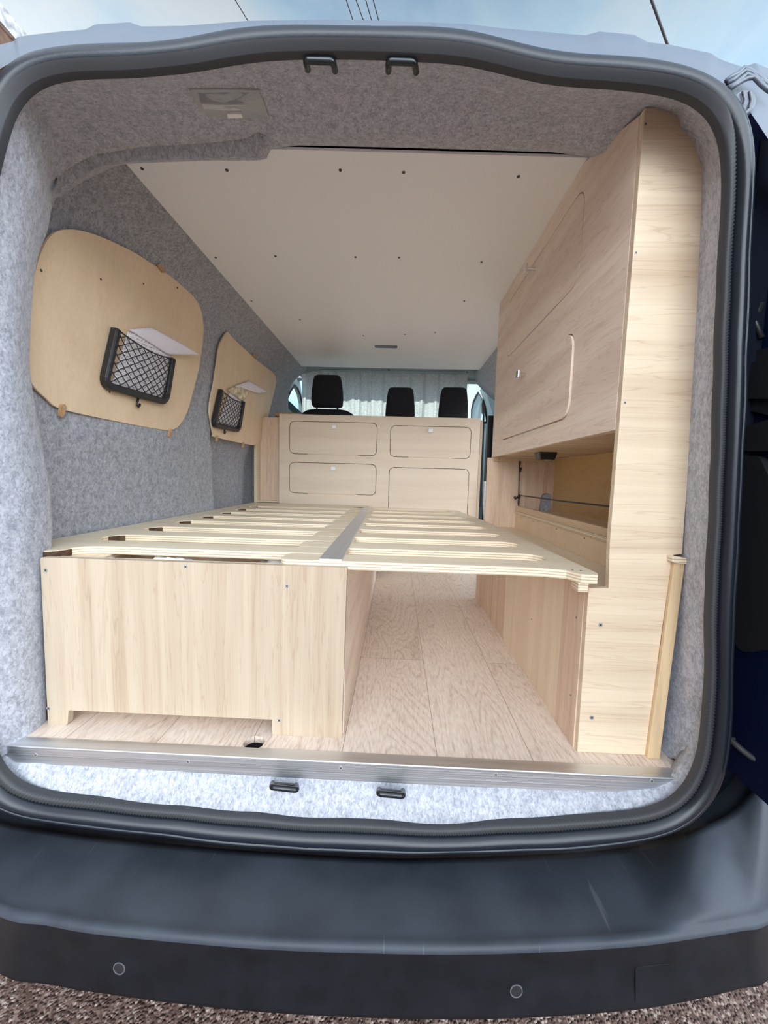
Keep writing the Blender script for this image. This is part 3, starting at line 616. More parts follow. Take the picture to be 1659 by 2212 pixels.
# top frame of the box: front rail with a long opening behind it
bm = new(); box(bm, (-.672,.086,.350), (-.064,.108,.362)); build('top_rail', bm, 'birch', bx, bevel=.001)
# white bags inside the box
def blob(c, s, seed):
    random.seed(seed); bm = new(); bmesh.ops.create_icosphere(bm, subdivisions=4, radius=1)
    ph = [random.uniform(0, 6) for _ in range(6)]
    for v in bm.verts:
        p = v.co; k = 1 + .10*math.sin(p.x*5+ph[0])*math.sin(p.y*6+ph[1]) + .07*math.sin(p.z*9+p.x*7+ph[2]) + .04*math.sin(p.y*17+p.x*13+ph[3])
        v.co = Vector((c[0]+p.x*s[0]*k, c[1]+p.y*s[1]*k, c[2]+p.z*s[2]*k))
    return bm
bag = build('plastic_bag', blob((-.47,.165,.27), (.075,.05,.085), 3), 'bag_white', smooth=True); tag(bag, 'crumpled white bag showing in the slot at the left of the bed box', 'bag')
bag = build('plastic_bag', blob((-.235,.20,.25), (.09,.06,.10), 5), 'bag_white', smooth=True); tag(bag, 'crumpled white bag under the slats beside the metal strip', 'bag')

# ================================================================== slatted bed, two interleaving combs
ZB, TB = .376, .018
CS = [.195 + .1715*k for k in range(8)]          # centres of the left comb's slats
def capL(x, y0, y1, r, n=6):   # rounded finger end pointing to -X, going from y1 to y0
    yc = (y0+y1)/2; hh = (y1-y0)/2; rr = min(r, hh)
    o = [(x + rr - rr*math.sin(a*math.pi/2/n), y1 - rr + rr*math.cos(a*math.pi/2/n)) for a in range(n+1)]
    o += [(x + rr - rr*math.cos(a*math.pi/2/n), y0 + rr - rr*math.sin(a*math.pi/2/n)) for a in range(n+1)]
    return o
bedR = thing('slatted_bed_frame', 'pull-out right half of the slatted plywood bed, rail beside the tall cabinet', 'bed frame', (.15, .7, .358), 'slatted bed halves')
out = [(.392,.072),(.402,.052),(.408,.042),(.438,.040),(.445,.055),(.424,.985),(.412,1.06),(.385,1.43),(.375,1.465),(.34,1.475)]
fingers = []
ed = [.086] + [c + .0425 for c in CS]; ed2 = [c - .0425 for c in CS] + [1.475]
for i in reversed(range(len(ed))):
    y0, y1 = ed[i], ed2[i]
    if i == len(ed)-1: pass
    out += capL(-.19, y0, y1, .018)
    if i > 0:
        xr = .402 - .0065*i; yc = CS[i-1]; r = .0425   # rounded slot end on the right rail
        out += [(xr - r + r*math.cos(a), yc + r*math.sin(a)) for a in [math.pi/2 - k*math.pi/10 for k in range(11)]]
out += [(.30,.086),(.35,.082)]
bm = new(); plate(bm, [(x,y,ZB) for x, y in out], (0,0,-TB)); rc = build('slat_comb', bm, 'birch', bedR, bevel=.0025)
bm = new(); box(bm, (.405,.045,.34), (.425,.075,.3585)); build('support_block', bm, 'birch', bedR, bevel=.001)
for x, y in ((.405,.075),(.42,.072)): 
    bm = new(); disc(bm, (x,y,ZB-.001), (0,0,1), .0022, .0014, 8); build('screw', bm, 'screw_dark', bedR)
bedL = thing('slatted_bed_frame', 'fixed left half of the slatted plywood bed, rail against the felt wall', 'bed frame', (-.45, .8, .358), 'slatted bed halves')
out = []
xl = -.71
fy0 = [c - .038 for c in CS]; fy1 = [c + .038 for c in CS]
out = [(-.795,.155),(-.79,.098),(-.70,.088),(-.672,.10),(-.668,.128),(-.655,.146),(-.63,fy0[0])]
for i in range(8):
    y0, y1 = fy0[i], fy1[i]; rr = .018; n = 5; x = -.062
    out += [(x-rr+rr*math.sin(a*math.pi/2/n), y0+rr-rr*math.cos(a*math.pi/2/n)) for a in range(n+1)]
    out += [(x-rr+rr*math.cos(a*math.pi/2/n), y1-rr+rr*math.sin(a*math.pi/2/n)) for a in range(n+1)]
    if i < 7:
        yc = (y1+fy0[i+1])/2; r = (fy0[i+1]-y1)/2
        out += [(xl + r - r*math.sin(a*math.pi/10), yc - r*math.cos(a*math.pi/10)) for a in range(11)]
out += [(-.10,1.44),(-.10,1.60),(-.795,1.60)]
bm = new(); plate(bm, [(x,y,ZB) for x, y in out], (0,0,-TB)); lc = build('slat_comb', bm, 'birch', bedL, bevel=.0025)
# saw burns on the rounded slot ends
for i in range(8):
    yc = (fy1[i-1]+fy0[i])/2 if i else .115
    bm = new(); r = .0475
    if i:
        arc = [(xl + r - (r-.0006)*math.sin(a), yc - (r-.0006)*math.cos(a)) for a in [math.pi*(.60 + .045*k) for k in range(7)]]
    else: arc = [(-.700,.0872),(-.69,.0872),(-.673,.0985),(-.6665,.115),(-.666,.128)]
    grid(bm, [[(x, y-.0012, ZB-.002) for x, y in arc], [(x, y-.0012, ZB-TB+.002) for x, y in arc]]); build('saw_burn', bm, 'burnt', bedL, solid=.0004)
bm = new(); plate(bm, rnd([(-.108,.088,ZB),(-.060,.088,ZB),(-.096,1.43,ZB),(-.128,1.43,ZB)], .001, 2), (0,0,.003))
tag(build('metal_strip', bm, 'brushed_strip', bevel=.0005), 'flat grey metal strip lying lengthways over the joint of the bed slats', 'metal strip')
# cross beam under the far end of the bed
# ================================================================== drawer cabinet behind the seats
def rr4(x0, z0, x1, z1, y): return [(x0,y,z0),(x1,y,z0),(x1,y,z1),(x0,y,z1)]
cab = thing('drawer_cabinet', 'pale wooden cabinet with four rounded flaps behind the front seats', 'cabinet', (-.066, 1.75, 0))
Yc = 1.63
doors = [((-.592,.668,-.074,.860), 'flap_door', (-.327,.829)), ((.002,.665,.472,.848), 'flap_door', (.236,.822)), ((-.592,.436,-.074,.620), 'flap_door', (-.329,.588)), ((.001,.20,.471,.606), 'cupboard_door', None)]
R4 = .035
holes = [rnd(rr4(a,b,c,d,Yc), R4) for (a,b,c,d), _, _ in doors]
bm = new(); plate(bm, rr4(-.653,0,.521,.899,Yc), (0,.015,0), holes); build('face_frame', bm, 'poplar_front', cab, bevel=.0008)
for (a,b,c,d), nm, hd in doors:
    g = .0028; bm = new(); plate(bm, rnd(rr4(a+g,b+g,c-g,d-g,Yc), R4-g), (0,.015,0)); dr = build(nm, bm, 'poplar_front', cab, bevel=.0008)
    if hd:
        bm = new(); q = Vector((hd[0], Yc, hd[1])); plate(bm, rnd([q+Vector((sx*.0125,-.012,sz*.0105)) for sx, sz in ((-1,-1),(1,-1),(1,1),(-1,1))], .003, 3), (0,.012,0)); hb = build('latch_button', bm, 'white_plastic', dr, bevel=.001)
        bm = new(); plate(bm, rnd([q+Vector((sx*.015,-.002,sz*.013)) for sx, sz in ((-1,-1),(1,-1),(1,1),(-1,1))], .003, 3), (0,.002,0)); build('latch_bezel', bm, 'screw_steel', dr)
        bm = new(); box(bm, (a+.11, Yc-.0006, b-.001), (c-.11, Yc+.004, b+.0035)); build('hinge', bm, 'batten', dr)
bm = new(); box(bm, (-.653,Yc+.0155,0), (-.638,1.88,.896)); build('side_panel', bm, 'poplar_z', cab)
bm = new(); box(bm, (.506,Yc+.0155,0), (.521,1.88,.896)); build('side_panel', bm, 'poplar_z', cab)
bm = new(); box(bm, (-.638,Yc+.0155,.882), (.506,1.88,.896)); build('top_panel', bm, 'poplar_x', cab)
bm = new(); box(bm, (-.638,1.865,0), (.506,1.88,.882)); build('back_panel', bm, 'poplar_x', cab)
bm = new(); box(bm, (-.638,Yc+.04,.02), (.506,Yc+.045,.88)); build('gap_shade_sheet', bm, 'dark_gap', cab)  # near-black sheet added to paint shade into the flap gaps
bm = new(); box(bm, (.532,1.68,.0), (.547,1.90,.896)); tag(build('end_board', bm, 'poplar_z', bevel=.001), 'narrow upright board just right of the drawer cabinet', 'board')
wing = thing('side_shelf_unit', 'open oak-look niche left of the drawer cabinet, by the felt wall', 'shelf unit', (-.72, 1.68, 0))
bm = new(); plate(bm, rnd([(-.800,Yc-.01,0),(-.800,1.72,0),(-.800,1.72,.888),(-.800,Yc-.01,.893)], [0,0,.003,.01], 4), (.014,0,0)); build('side_panel', bm, 'birch', wing, bevel=.001)
bm = new(); box(bm, (-.786,1.69,0), (-.654,1.705,.886)); build('back_panel', bm, 'oak_z', wing)
bm = new(); box(bm, (-.786,Yc,.377), (-.654,1.69,.386)); build('shelf', bm, 'birch', wing)
bm = new(); plate(bm, rnd([(-.71,1.72,.8995),(-.60,1.70,.8995),(-.53,1.74,.8995),(-.54,1.80,.8995),(-.66,1.83,.8995),(-.72,1.79,.8995)], .025, 5), (0,0,.018))
tag(build('wood_offcut', bm, 'clip_wood', bevel=.004), 'small rough brown piece of wood on the cabinet top, left end', 'wood piece')

# ================================================================== right overhead cabinet, tall panel and base
XF = .467
tall = thing('storage_cabinet', 'tall pale wooden cabinet with overhead lockers and open niche, right side', 'cabinet', (.55, .58, 0))
px = [(1390,232),(1430,229),(1480,245),(1515,267),(1530,288),(1534,305),(1534,400),(1529,502),(1524,603),(1518,709),(1512,750),(1502,778),(1499,807),(1500,847),(1494,949),(1488,1010),(1480,1112),(1474,1197),(1455,1199),(1430,1365),(1397,1629),(1247,1625),(1272,1270),(1315,1271),(1319,1173),(1323,1091),(1331,990),(1335,921),(1345,800),(1358,632),(1370,461),(1380,350)]
P = [ony(p, .061) for p in px]
P[0].x = .467; P[20].z = 0; P[21].z = 0
for i in range(24, 32): P[i].x = XF + .0
bm = new(); plate(bm, P, (0,.014,0)); tp = build('end_panel', bm, 'poplar_x', tall, bevel=.0012)
for p in ((1394,268),(1374,546),(1350,870)): screw(tp, ony(p, .061), (0,-1,0), .003)
for p in ((1297,1350),(1278,1550)): screw(tp, ony(p, .061), (0,-1,0), .0052)
# overhead face with two locker doors
Y0, Y1 = .076, 1.075
def q4(y0,z0,y1,z1): return [(XF,y0,z0),(XF,y1,z0),(XF,y1,z1),(XF,y0,z1)]
dd = [((.285,1.025,.915,1.245),(.625,1.222)), ((.285,.708,.925,.918),(.644,.900))]
hol = [rnd(q4(a,b,c,d), .05, 8) for (a,b,c,d), _ in dd]
bm = new(); plate(bm, [(XF,Y0,.654),(XF,Y1,.648),(XF,Y1,1.299),(XF,.30,1.299),(XF,.25,1.285),(XF,Y0,1.215)], (.015,0,0), hol); build('locker_face', bm, 'poplar_y', tall, bevel=.0008)
for (a,b,c,d), (hy,hz) in dd:
    g = .0026; ox = Vector((-.0045 if hz < 1 else 0, 0, 0)); bm = new(); plate(bm, [Vector(p_) + ox for p_ in rnd(q4(a+g,b+g,c-g,d-g), .048, 8)], (.015,0,0)); dr = build('locker_door', bm, 'poplar_y', tall, bevel=.0008)
    bm = new(); tube(bm, [(XF,hy,hz),(XF-.026,hy,hz)], .0055, 10); kb = build('knob', bm, 'chrome', dr, smooth=False)
    bm = new(); box(bm, (XF-.032,hy-.012,hz-.012), (XF-.026,hy+.012,hz+.012)); build('knob_plate', bm, 'chrome', dr, bevel=.001)
    bm = new(); box(bm, (XF-.0006,a+.16,b-.001), (XF+.004,c-.16,b+.003)); build('hinge', bm, 'screw_steel', dr)
bm = new(); box(bm, (XF+.03,Y0,.67), (XF+.034,Y1-.02,1.22)); build('gap_shade_sheet', bm, 'dark_gap', tall)  # added dark sheet, painted shade behind the locker door gaps
bm = new(); box(bm, (XF+.0155,Y0,.652), (.765,Y1+.01,.664)); build('locker_floor', bm, 'poplar_x', tall)
bm = new(); box(bm, (XF+.0155,Y1-.005,.664), (.72,Y1+.01,1.20)); build('locker_end', bm, 'poplar_z', tall)
# niche: end wall, back wall, floor, batten
ew = [(.455,Y1+.01,0),(.765,Y1+.01,0),(.765,Y1+.01,.651),(.452,Y1+.01,.647)]
ho = [ony(p, Y1+.01) for p in ((1172,1112),(1171,1090),(1175,1070),(1182,1064),(1192,1064),(1197,1072),(1198,1112))]
ho = rnd([(.690,Y1+.01,.40),(.75,Y1+.01,.40),(.745,Y1+.01,.495),(.700,Y1+.01,.495)], [.004,.004,.02,.02], 5)
bm = new(); plate(bm, ew, (0,.014,0), [ho]); build('niche_end_wall', bm, 'oak_z', tall, bevel=.0008)
bm = new(); plate(bm, [(.68,Y1+.03,.39),(.765,Y1+.03,.39),(.765,Y1+.03,.51),(.68,Y1+.03,.51)], (0,.004,0)); build('felt_patch', bm, 'felt', tall)
bm = new(); box(bm, (.75,.08,.25), (.758,Y1+.009,.651)); build('niche_back', bm, 'ply_yellow', tall)
bm = new(); box(bm, (.475,Y1-.004,.632), (.735,Y1+.009,.651)); bt = build('batten', bm, 'batten', tall, bevel=.001)
for x in (.50,.70): screw(bt, (x,Y1-.004,.642), (0,-1,0), .002, 'screw_dark')
# storage bin in the niche
bm = new(); box(bm, (.588,.08,.250), (.60,Y1+.009,.404)); build('bin_front', bm, 'ply_board', tall, bevel=.0008)
bm = new(); box(bm, (.583,.08,.402), (.60,Y1+.009,.413)); build('bin_lip', bm, 'birch_y', tall, bevel=.0008)
bm = new(); box(bm, (.585,.08,.4135), (.602,Y1+.009,.436)); build('bin_rail', bm, 'batten', tall, bevel=.001)
bm = new(); box(bm, (.735,.08,.400), (.7495,Y1+.009,.424)); build('back_rail', bm, 'batten', tall, bevel=.001)
bm = new(); box(bm, (.60,.08,.26), (.7495,Y1+.009,.27)); build('bin_floor', bm, 'ply_yellow', tall)
for y in (1.0,.85,.62,.42): screw(tall, (.588,y,.392), (-1,0,0), .0022, 'screw_dark')
# base: bench side below bed level
XB = .432
bm = new(); box(bm, (XB,.0755,0), (XB+.014,.17,.343)); s1 = build('side_board', bm, 'oak_z', tall, bevel=.0005)
bm = new(); box(bm, (XB+.0005,.1705,0), (XB+.014,.62,.345)); s2 = build('side_board', bm, 'poplar_side', tall, bevel=.0005)
bm = new(); box(bm, (XB,.6205,0), (XB+.014,1.105,.345)); s3 = build('side_board', bm, 'oak_z', tall, bevel=.0005)
for y, z in ((.1,.27),(.1,.10)): screw(s1, (XB,y,z), (-1,0,0), .0035)
for y, z in ((.42,.30),(.36,.17)): screw(s2, (XB+.0005,y,z), (-1,0,0), .003)
bm = new(); box(bm, (XB+.0145,.0755,.325), (.587,1.10,.337)); build('base_top', bm, 'birch_y', tall, bevel=.001)
bm = new(); box(bm, (XB+.0145,1.09,0), (.587,1.105,.32)); build('base_end', bm, 'oak_z', tall)
# narrow upright batten in front of the end panel's right edge
up = thing('corner_upright', 'narrow upright board with a small cap at the right foot of the tall cabinet', 'upright board', (.59, .055, 0))
q = [ony(p, .052) for p in ((1457,1216),(1480,1216),(1425,1645),(1399,1634))]; q[2].z = 0.0; q[3].z = 0
bm = new(); plate(bm, [q[3],q[2],q[1],q[0]], (0,.0085,0)); build('board', bm, 'batten_z', up, bevel=.0012)
q2 = [ony(p, .046) for p in ((1452,1201),(1484,1206),(1484,1219),(1452,1215))]
bm = new(); plate(bm, rnd(q2, .003, 3), (0,.014,0)); build('cap', bm, 'birch', up, bevel=.0012)
# niche lamp
q = onz((1182,968), .652); 
bm = new(); A_ = [(.545,.70),(.608,.70),(.608,.76),(.545,.76)]
grid(bm, [[(x,y,.652) for x,y in A_], [(x+(.577-x)*.18, y+(.73-y)*.18, .626) for x,y in A_]], True); v = bm.verts[:]; face(bm, v[4:8][::-1]); face(bm, v[0:4])
lamp = build('niche_lamp', bm, 'black_plastic', bevel=.003); tag(lamp, 'small black lamp under the overhead locker in the right niche', 'lamp')
bm = new(); disc(bm, (.582,.722,.6265), (0,0,-1), .012, .002, 16); build('lens', bm, 'white_plastic', lamp)
# elastic cords
cord = thing('elastic_cord', 'black elastic cord with toggles hung across the right niche', 'cord', (.585, .6, .44))
v0, v1 = ony((1122,996), 1.055), ony((1120,1095), 1.055)
bm = new(); tube(bm, [v0, v0.lerp(v1,.35), v1], .0024, 6); build('upright_cord', bm, 'cable', cord, smooth=True)
h0, h1 = ony((1122,1070), 1.055), onx((1323,1094), .56)
d = (h1-h0); h1 = h0 + d*1.3; h1 = h0 + d*((.074-h0.y)/d.y)
bm = new(); tube(bm, [h0, h0.lerp(h1,.5)+Vector((0,0,-.002)), h1], .0026, 6); build('cross_cord', bm, 'cable', cord, smooth=True)
for p, r_ in (((1123,1001),.0045),((1124,1014),.006),((1121,1073),.007),((1120,1086),.005)):
    c0 = ony(p, 1.052); bm = new(); tube(bm, [c0+Vector((0,0,.010)), c0+Vector((.001,0,.004)), c0+Vector((0,0,-.006)), c0+Vector((0,0,-.012))], [r_*.6,r_,r_*.8,r_*.4], 8); build('toggle', bm, 'cable', cord, smooth=True)
c0 = ony((1113,1077), 1.045); bm = new(); tube(bm, [ony((1121,1073),1.05), c0, c0+Vector((-.004,-.004,.006))], [.003,.005,.006], 8); build('hook', bm, 'cable', cord, smooth=True)

# ================================================================== window boards, clips, pockets, papers
NB = Vector((1, 0, -.09)).normalized(); OB = Vector((-.785, .5, .69))
def ob(p, off=0): return onp(p, OB + NB*off, NB)
b1 = [(149,496),(179,499),(224,514),(284,542),(329,570),(374,601),(411,633),(430,659),(438,689),(439,727),(430,794),(415,854),(404,891),(389,917),(370,929),(336,926),(262,912),(138,885),(101,861),(71,831),(60,797),(62,730),(67,637),(80,573),(93,536),(108,512),(127,499)]
b2 = [(490,718),(475,746),(467,795),(462,829),(455,863),(453,890),(456,912),(461,939),(465,944),(525,958),(552,961),(568,950),(576,925),(581,894),(590,856),(596,829),(596,815),(591,807),(577,795),(552,776),(544,768),(511,738),(496,722)]
def smoothloop(P, k=4):
    o = []; n = len(P)
    for i in range(n):
        p0,p1,p2,p3 = P[i-1],P[i],P[(i+1)%n],P[(i+2)%n]
        for j in range(k):
            t=j/k; o.append(.5*((2*p1)+(p2-p0)*t+(2*p0-5*p1+4*p2-p3)*t*t+(3*p1-p0-3*p2+p3)*t**3))
    return o
bm = new(); plate(bm, smoothloop([ob(p) for p in b1]), NB*-.006); cov1 = build('window_cover', bm, 'ply_board', bevel=.001); tag(cov1, 'large rounded plywood window board on the left wall, nearest the doorway', 'window board', 'window boards')
bm = new(); plate(bm, smoothloop([ob(p) for p in b2]), NB*-.006); cov2 = build('window_cover', bm, 'ply_board', bevel=.001); tag(cov2, 'farther plywood window board on the left wall, half behind the cabinet', 'window board', 'window boards')
for p in ((89,584),(218,603),(310,613),(237,847),(383,622)): 
    bm = new(); disc(bm, ob(p, .0005) - NB*.0015, NB, .003, .002, 8); build('screw_hole', bm, 'screw_dark', cov1)
def clip(p, ang, s, label):
    c = ob(p, .001); Y = Vector((0,1,0)); Z = NB.cross(Y).normalized()*-1
    ca, sa = math.cos(ang), math.sin(ang); U = Y*ca + Z*sa; V = Z*ca - Y*sa; bm = new()
    pts = [c + U*s*a + V*s*b for a, b in ((-.5,-.10),(-.2,-.20),(.35,-.22),(.5,.0),(.35,.22),(-.2,.20),(-.5,.10))]
    plate(bm, rnd(pts, s*.08, 3), NB*.007); o = build('turn_button', bm, 'clip_wood', bevel=.0015); tag(o, label, 'turn button', 'wooden turn buttons')
    bm = new(); disc(bm, c + U*s*.22 + NB*.0068, NB, .0028, .0014, 10); build('screw', bm, 'screw_steel', o)
clip((346,579), .15, .036, 'wooden turn button at the top edge of the nearer window board')
clip((131,886), -1.3, .034, 'wooden turn button under the left bottom corner of the nearer window board')
clip((365,935), -1.2, .032, 'wooden turn button under the right bottom corner of the nearer window board')
clip((549,769), .1, .036, 'wooden turn button at the top edge of the farther window board')
clip((467,947), -1.2, .032, 'wooden turn button under the left bottom corner of the farther window board')
clip((524,961), -1.2, .034, 'wooden turn button at the bottom of the farther window board, near the cabinet')

def pocket(TL, BL, BR, TR, hookp, label, s=1.0, seed=1):
    random.seed(seed)
    a, b, c, d = [ob(p, .016*s) for p in (TL, BL, BR, TR)]
    t = thing('net_pocket', label, 'net pocket', tuple((b+c)/2), 'net pockets')
    path = rnd([a,b,c,d], [0,.03,.03,0], 6); bm = new(); rws = []
    U = (d-a).normalized(); V = (b-a).normalized()
    for i, p in enumerate(path):
        dr = (path[min(i+1,len(path)-1)] - path[max(i-1,0)]).normalized(); sd_ = dr.cross(NB).normalized(); wd = .0105
        rws.append([p - sd_*wd - NB*.014, p - sd_*wd + NB*.002, p - sd_*wd*.5 + NB*.006, p + sd_*wd*.5 + NB*.006, p + sd_*wd + NB*.002, p + sd_*wd - NB*.014])
    Vv = grid(bm, rws, True); face(bm, Vv[0]); face(bm, Vv[-1][::-1]); build('pocket_frame', bm, 'black_plastic', t, bevel=.0012)
    # net: two families of crossing cords over the bilinear patch
    def S(u, v):
        p = a.lerp(d, u).lerp(b.lerp(c, u), v); sag = .020*math.sin(math.pi*u)*(1-v)**1.2
        return p + V*sag*.9 + NB*(.010*math.sin(math.pi*u)*(1-.6*v) - .002)
    bm = new(); nu, nv = 8, 6
    for k in range(-nv, nu+1):
        for sg in (1, -1):
            pts = []
            for j in range(0, 4*nv+1):
                v = j/(4*nv); u = (k + (v*nv)*1.0)/nu if sg > 0 else (k + nv - v*nv)/nu
                if -.0001 <= u <= 1.0001: pts.append(S(u, v) + U*.0016*math.sin(j*math.pi/2))
            if len(pts) > 2: tube(bm, pts, .0015, 5)
    tube(bm, [S(i/16, 0) for i in range(17)], .0022, 6); build('net', bm, 'cable', t, smooth=True)
    h = ob(hookp, .012); bm = new(); tube(bm, rnd([h + V*-.012, h + V*.012, h + V*.014 + U*.012, h + V*.004 + U*.014], [0,.005,.004,0], 4), .0034, 8); build('hook', bm, 'black_plastic', t, smooth=True)
    return t
pocket((255,712),(228,832),(360,869),(375,775),(297,868),'black net pocket on the nearer window board, sheets of print inside')
pocket((480,843),(463,918),(517,930),(527,868),(485,930),'black net pocket on the farther window board, bundle of leaflets inside', 1.0, 2)
def sheet(name, cps, mat, label, cat_, group=None, lift=(0,0,0,0)):
    P = [ob(p, .005 + l) for p, l in zip(cps, lift)]; bm = new(); uv = bm.loops.layers.uv.new(); n = 10; G = []
    for i in range(n+1):
        u = i/n; G.append([bm.verts.new(P[0].lerp(P[1],u).lerp(P[3].lerp(P[2],u), j/n) + NB*.006*math.sin(math.pi*j/n)*math.sin(2.2*u)) for j in range(n+1)])
    for i in range(n):
        for j in range(n):
            f = face(bm, [G[i][j],G[i+1][j],G[i+1][j+1],G[i][j+1]])
            if f:
                for l, (x, y) in zip(f.loops, ((i,j),(i+1,j),(i+1,j+1),(i,j+1))): l[uv].uv = (x/n, 1-y/n)
    o = build(name, bm, mat, smooth=True, solid=.0006); tag(o, label, cat_, group); return o
sheet('paper_sheet', [(276,716),(372,752),(352,868),(240,833)], 'paper', 'printed sheet standing in the nearer net pocket, lines of text on it', 'paper')
sheet('paper_sheet', [(278,712),(328,708),(434,768),(362,766)], 'paper_plain', 'blank folded sheet drooping rightwards out of the nearer net pocket', 'paper', lift=(.0,.004,.03,.008))
sheet('paper_sheet', [(497,845),(527,866),(512,926),(470,912)], 'paper', 'printed leaflet inside the farther net pocket', 'leaflet')
sheet('paper_sheet', [(490,842),(514,832),(538,850),(524,867)], 'paper_map', 'tan folded map leaning in the farther net pocket', 'map', lift=(.003,.003,.012,.006))
sheet('paper_sheet', [(507,834),(538,823),(578,847),(560,850)], 'paper_plain', 'pale lilac folded sheet bending out above the farther net pocket', 'paper', lift=(.004,.004,.03,.02))

# ================================================================== reading light in the header lining
from mathutils.bvhtree import BVHTree
_v = [p for r_ in LIN for p in r_]; _n = len(ts)
_f = [(i*_n+j, i*_n+j+1, (i+1)*_n+j+1, (i+1)*_n+j) for i in range(9) for j in range(_n-1)]
BV = BVHTree.FromPolygons(_v, _f)
def hp(p, off=0):
    d = ray(*p).normalized(); h = BV.ray_cast(CAM, d); n_ = h[1] if h[1].dot(d) < 0 else -h[1]; return h[0] + n_*off
rl = thing('interior_light', 'translucent plastic light set in the grey felt above the doorway', 'interior light', tuple(hp((492,222))))
ol = [(412,196),(420,190),(548,191),(560,197),(577,240),(570,252),(468,250),(440,243),(427,228)]
def shellplate(px_, h0, h1, nm, mat, bev=0):
    bm = new(); lo = [hp(p, h0) for p in px_]; hi = [hp(p, h1) for p in px_]; c_ = sum(hi, Vector())/len(hi)
    A_ = [bm.verts.new(p) for p in lo]; B_ = [bm.verts.new(p) for p in hi]; k = len(px_); cv = bm.verts.new(c_)
    for i in range(k): face(bm, [A_[i], A_[(i+1)%k], B_[(i+1)%k], B_[i]]); face(bm, [B_[i], B_[(i+1)%k], cv])
    return build(nm, bm, mat, rl, bevel=bev)
def sl2(P, k=3): return [(v.x, v.y) for v in smoothloop([Vector((x, y, 0)) for x, y in P], k)]
shellplate(sl2(ol), -.004, .0025, 'housing', 'lens')
shellplate([(434,219),(480,221),(520,221),(555,219),(563,232),(500,233),(440,230)], .001, .0040, 'lens', 'lens_light')
shellplate([(426,196),(480,195),(546,195),(555,216),(500,219),(432,216)], .001, .0036, 'upper_lens', 'lens_dark')
shellplate([(489,239),(520,239),(522,247),(491,248)], .001, .006, 'switch', 'white_plastic')

# ================================================================== cab: seats, curtain, side windows
def seat(cx, hz0, hz1, hw, label, posts, bz, bw):
    t = thing('van_seat', label, 'seat', (cx, 2.05, 0), 'front seats')
    bm = new(); w0, w1 = hw*.80, hw
    rows = []
    for k, (z, ww, dd_) in enumerate(((hz0,.86,.7),(hz0+.012,.97,.95),(hz0+.05,1.0,1),(hz0+.11,.97,1),(hz1-.035,.88,.95),(hz1-.012,.82,.85),(hz1,.70,.55))):
        r = []
        for i in range(24):
            a = 2*math.pi*i/24; ca, sa = math.cos(a), math.sin(a); e = .55
            r.append((cx + hw*ww*math.copysign(abs(ca)**e, ca), 2.0 + .045*dd_*math.copysign(abs(sa)**e, sa), z))
        rows.append(r)
    V = grid(bm, rows, True); face(bm, V[0]); face(bm, V[-1]); build('headrest', bm, 'black_fabric', t, smooth=True)
    if posts:
        for s in (-1,1):
            bm = new(); tube(bm, [(cx+s*.07,2.0,bz-.03),(cx+s*.07,2.0,hz0+.02)], .006, 8); build('headrest_post', bm, 'black_plastic', t, smooth=True)
    bm = new(); rows = []
    for z, ww, dd_ in ((.10,.95,1.0),(.4,1.0,1.1),(.7,1.0,1),(bz-.10,.98,.9),(bz-.03,.86,.75),(bz-.008,.68,.6),(bz,.5,.35)):
        rows.append([(cx + bw*ww*math.copysign(abs(math.cos(2*math.pi*i/28))**.6, math.cos(2*math.pi*i/28)), 2.02 + .07*dd_*math.copysign(abs(math.sin(2*math.pi*i/28))**.6, math.sin(2*math.pi*i/28)), z) for i in range(28)])
    V = grid(bm, rows, True); face(bm, V[0]); face(bm, V[-1]); build('backrest', bm, 'black_fabric', t, smooth=True)
    bm = new(); box(bm, (cx-bw,2.03,.10), (cx+bw,2.50,.26)); build('cushion', bm, 'black_fabric', t, bevel=.04, seg=4)
    return t
def yz(px_, y=2.0): q = ony(px_, y); return q.x, q.z
xa, za = yz((675,878)); xb, zb = yz((742,812)); 
_, hb = yz((708,880)); bb = yz((708,884))[1]
seat((xa+xb)/2 - .003, hb, zb, abs(xb-xa)/2+.004, 'black front seat with raised headrest on two posts, leftmost behind the cabinet', True, bb, .205)
xa, za = yz((832,905)); xb, zb = yz((898,839)); seat((xa+xb)/2, za-.02, zb, abs(xb-xa)/2, 'black front seat in the middle, low headrest above the cabinet', False, .88, .155)
xa, za = yz((946,905)); xb, zb = yz((1013,839)); seat((xa+xb)/2, za-.02, zb, abs(xb-xa)/2, 'black front seat at the right, headrest nearest the right side window', False, .88, .155)
YC = 2.45
xl_, zt = ony((652,803), YC).x, ony((830,806), YC).z; xr_ = ony((1011,808), YC).x
random.seed(3)
bm = new(); nx, nzv = 260, 14; rows = []
for k in range(nzv+1):
    z = zt - (zt-.80)*k/nzv; r = []
    for i in range(nx+1):
        u = i/nx; x = xl_ + (xr_-xl_)*u; am = .5+.5*math.sin(u*5+1)
        f = .014*math.sin(u*62+2*math.sin(u*9)+k*.03) + .010*math.sin(u*131+1.3*math.sin(u*17))*(1 if k > 1 else 1.2) + .006*math.sin(u*37+k*.12)
        r.append((x + .004*math.sin(u*80+k*.2), YC + f*(.6+.4*min(1,k/4)), z))
    rows.append(r)
grid(bm, rows); cur = build('curtain', bm, 'curtain_linen', smooth=True); tag(cur, 'gathered grey linen curtain hung across the cab behind the seats', 'curtain')
bm = new(); tube(bm, [ony((650,797),YC-.02), ony((1012,803),YC-.02)], .004, 8); rod = build('curtain_rail', bm, 'cab_grey', smooth=True); tag(rod, 'thin curtain wire just below the front end of the ceiling board', 'curtain rail')
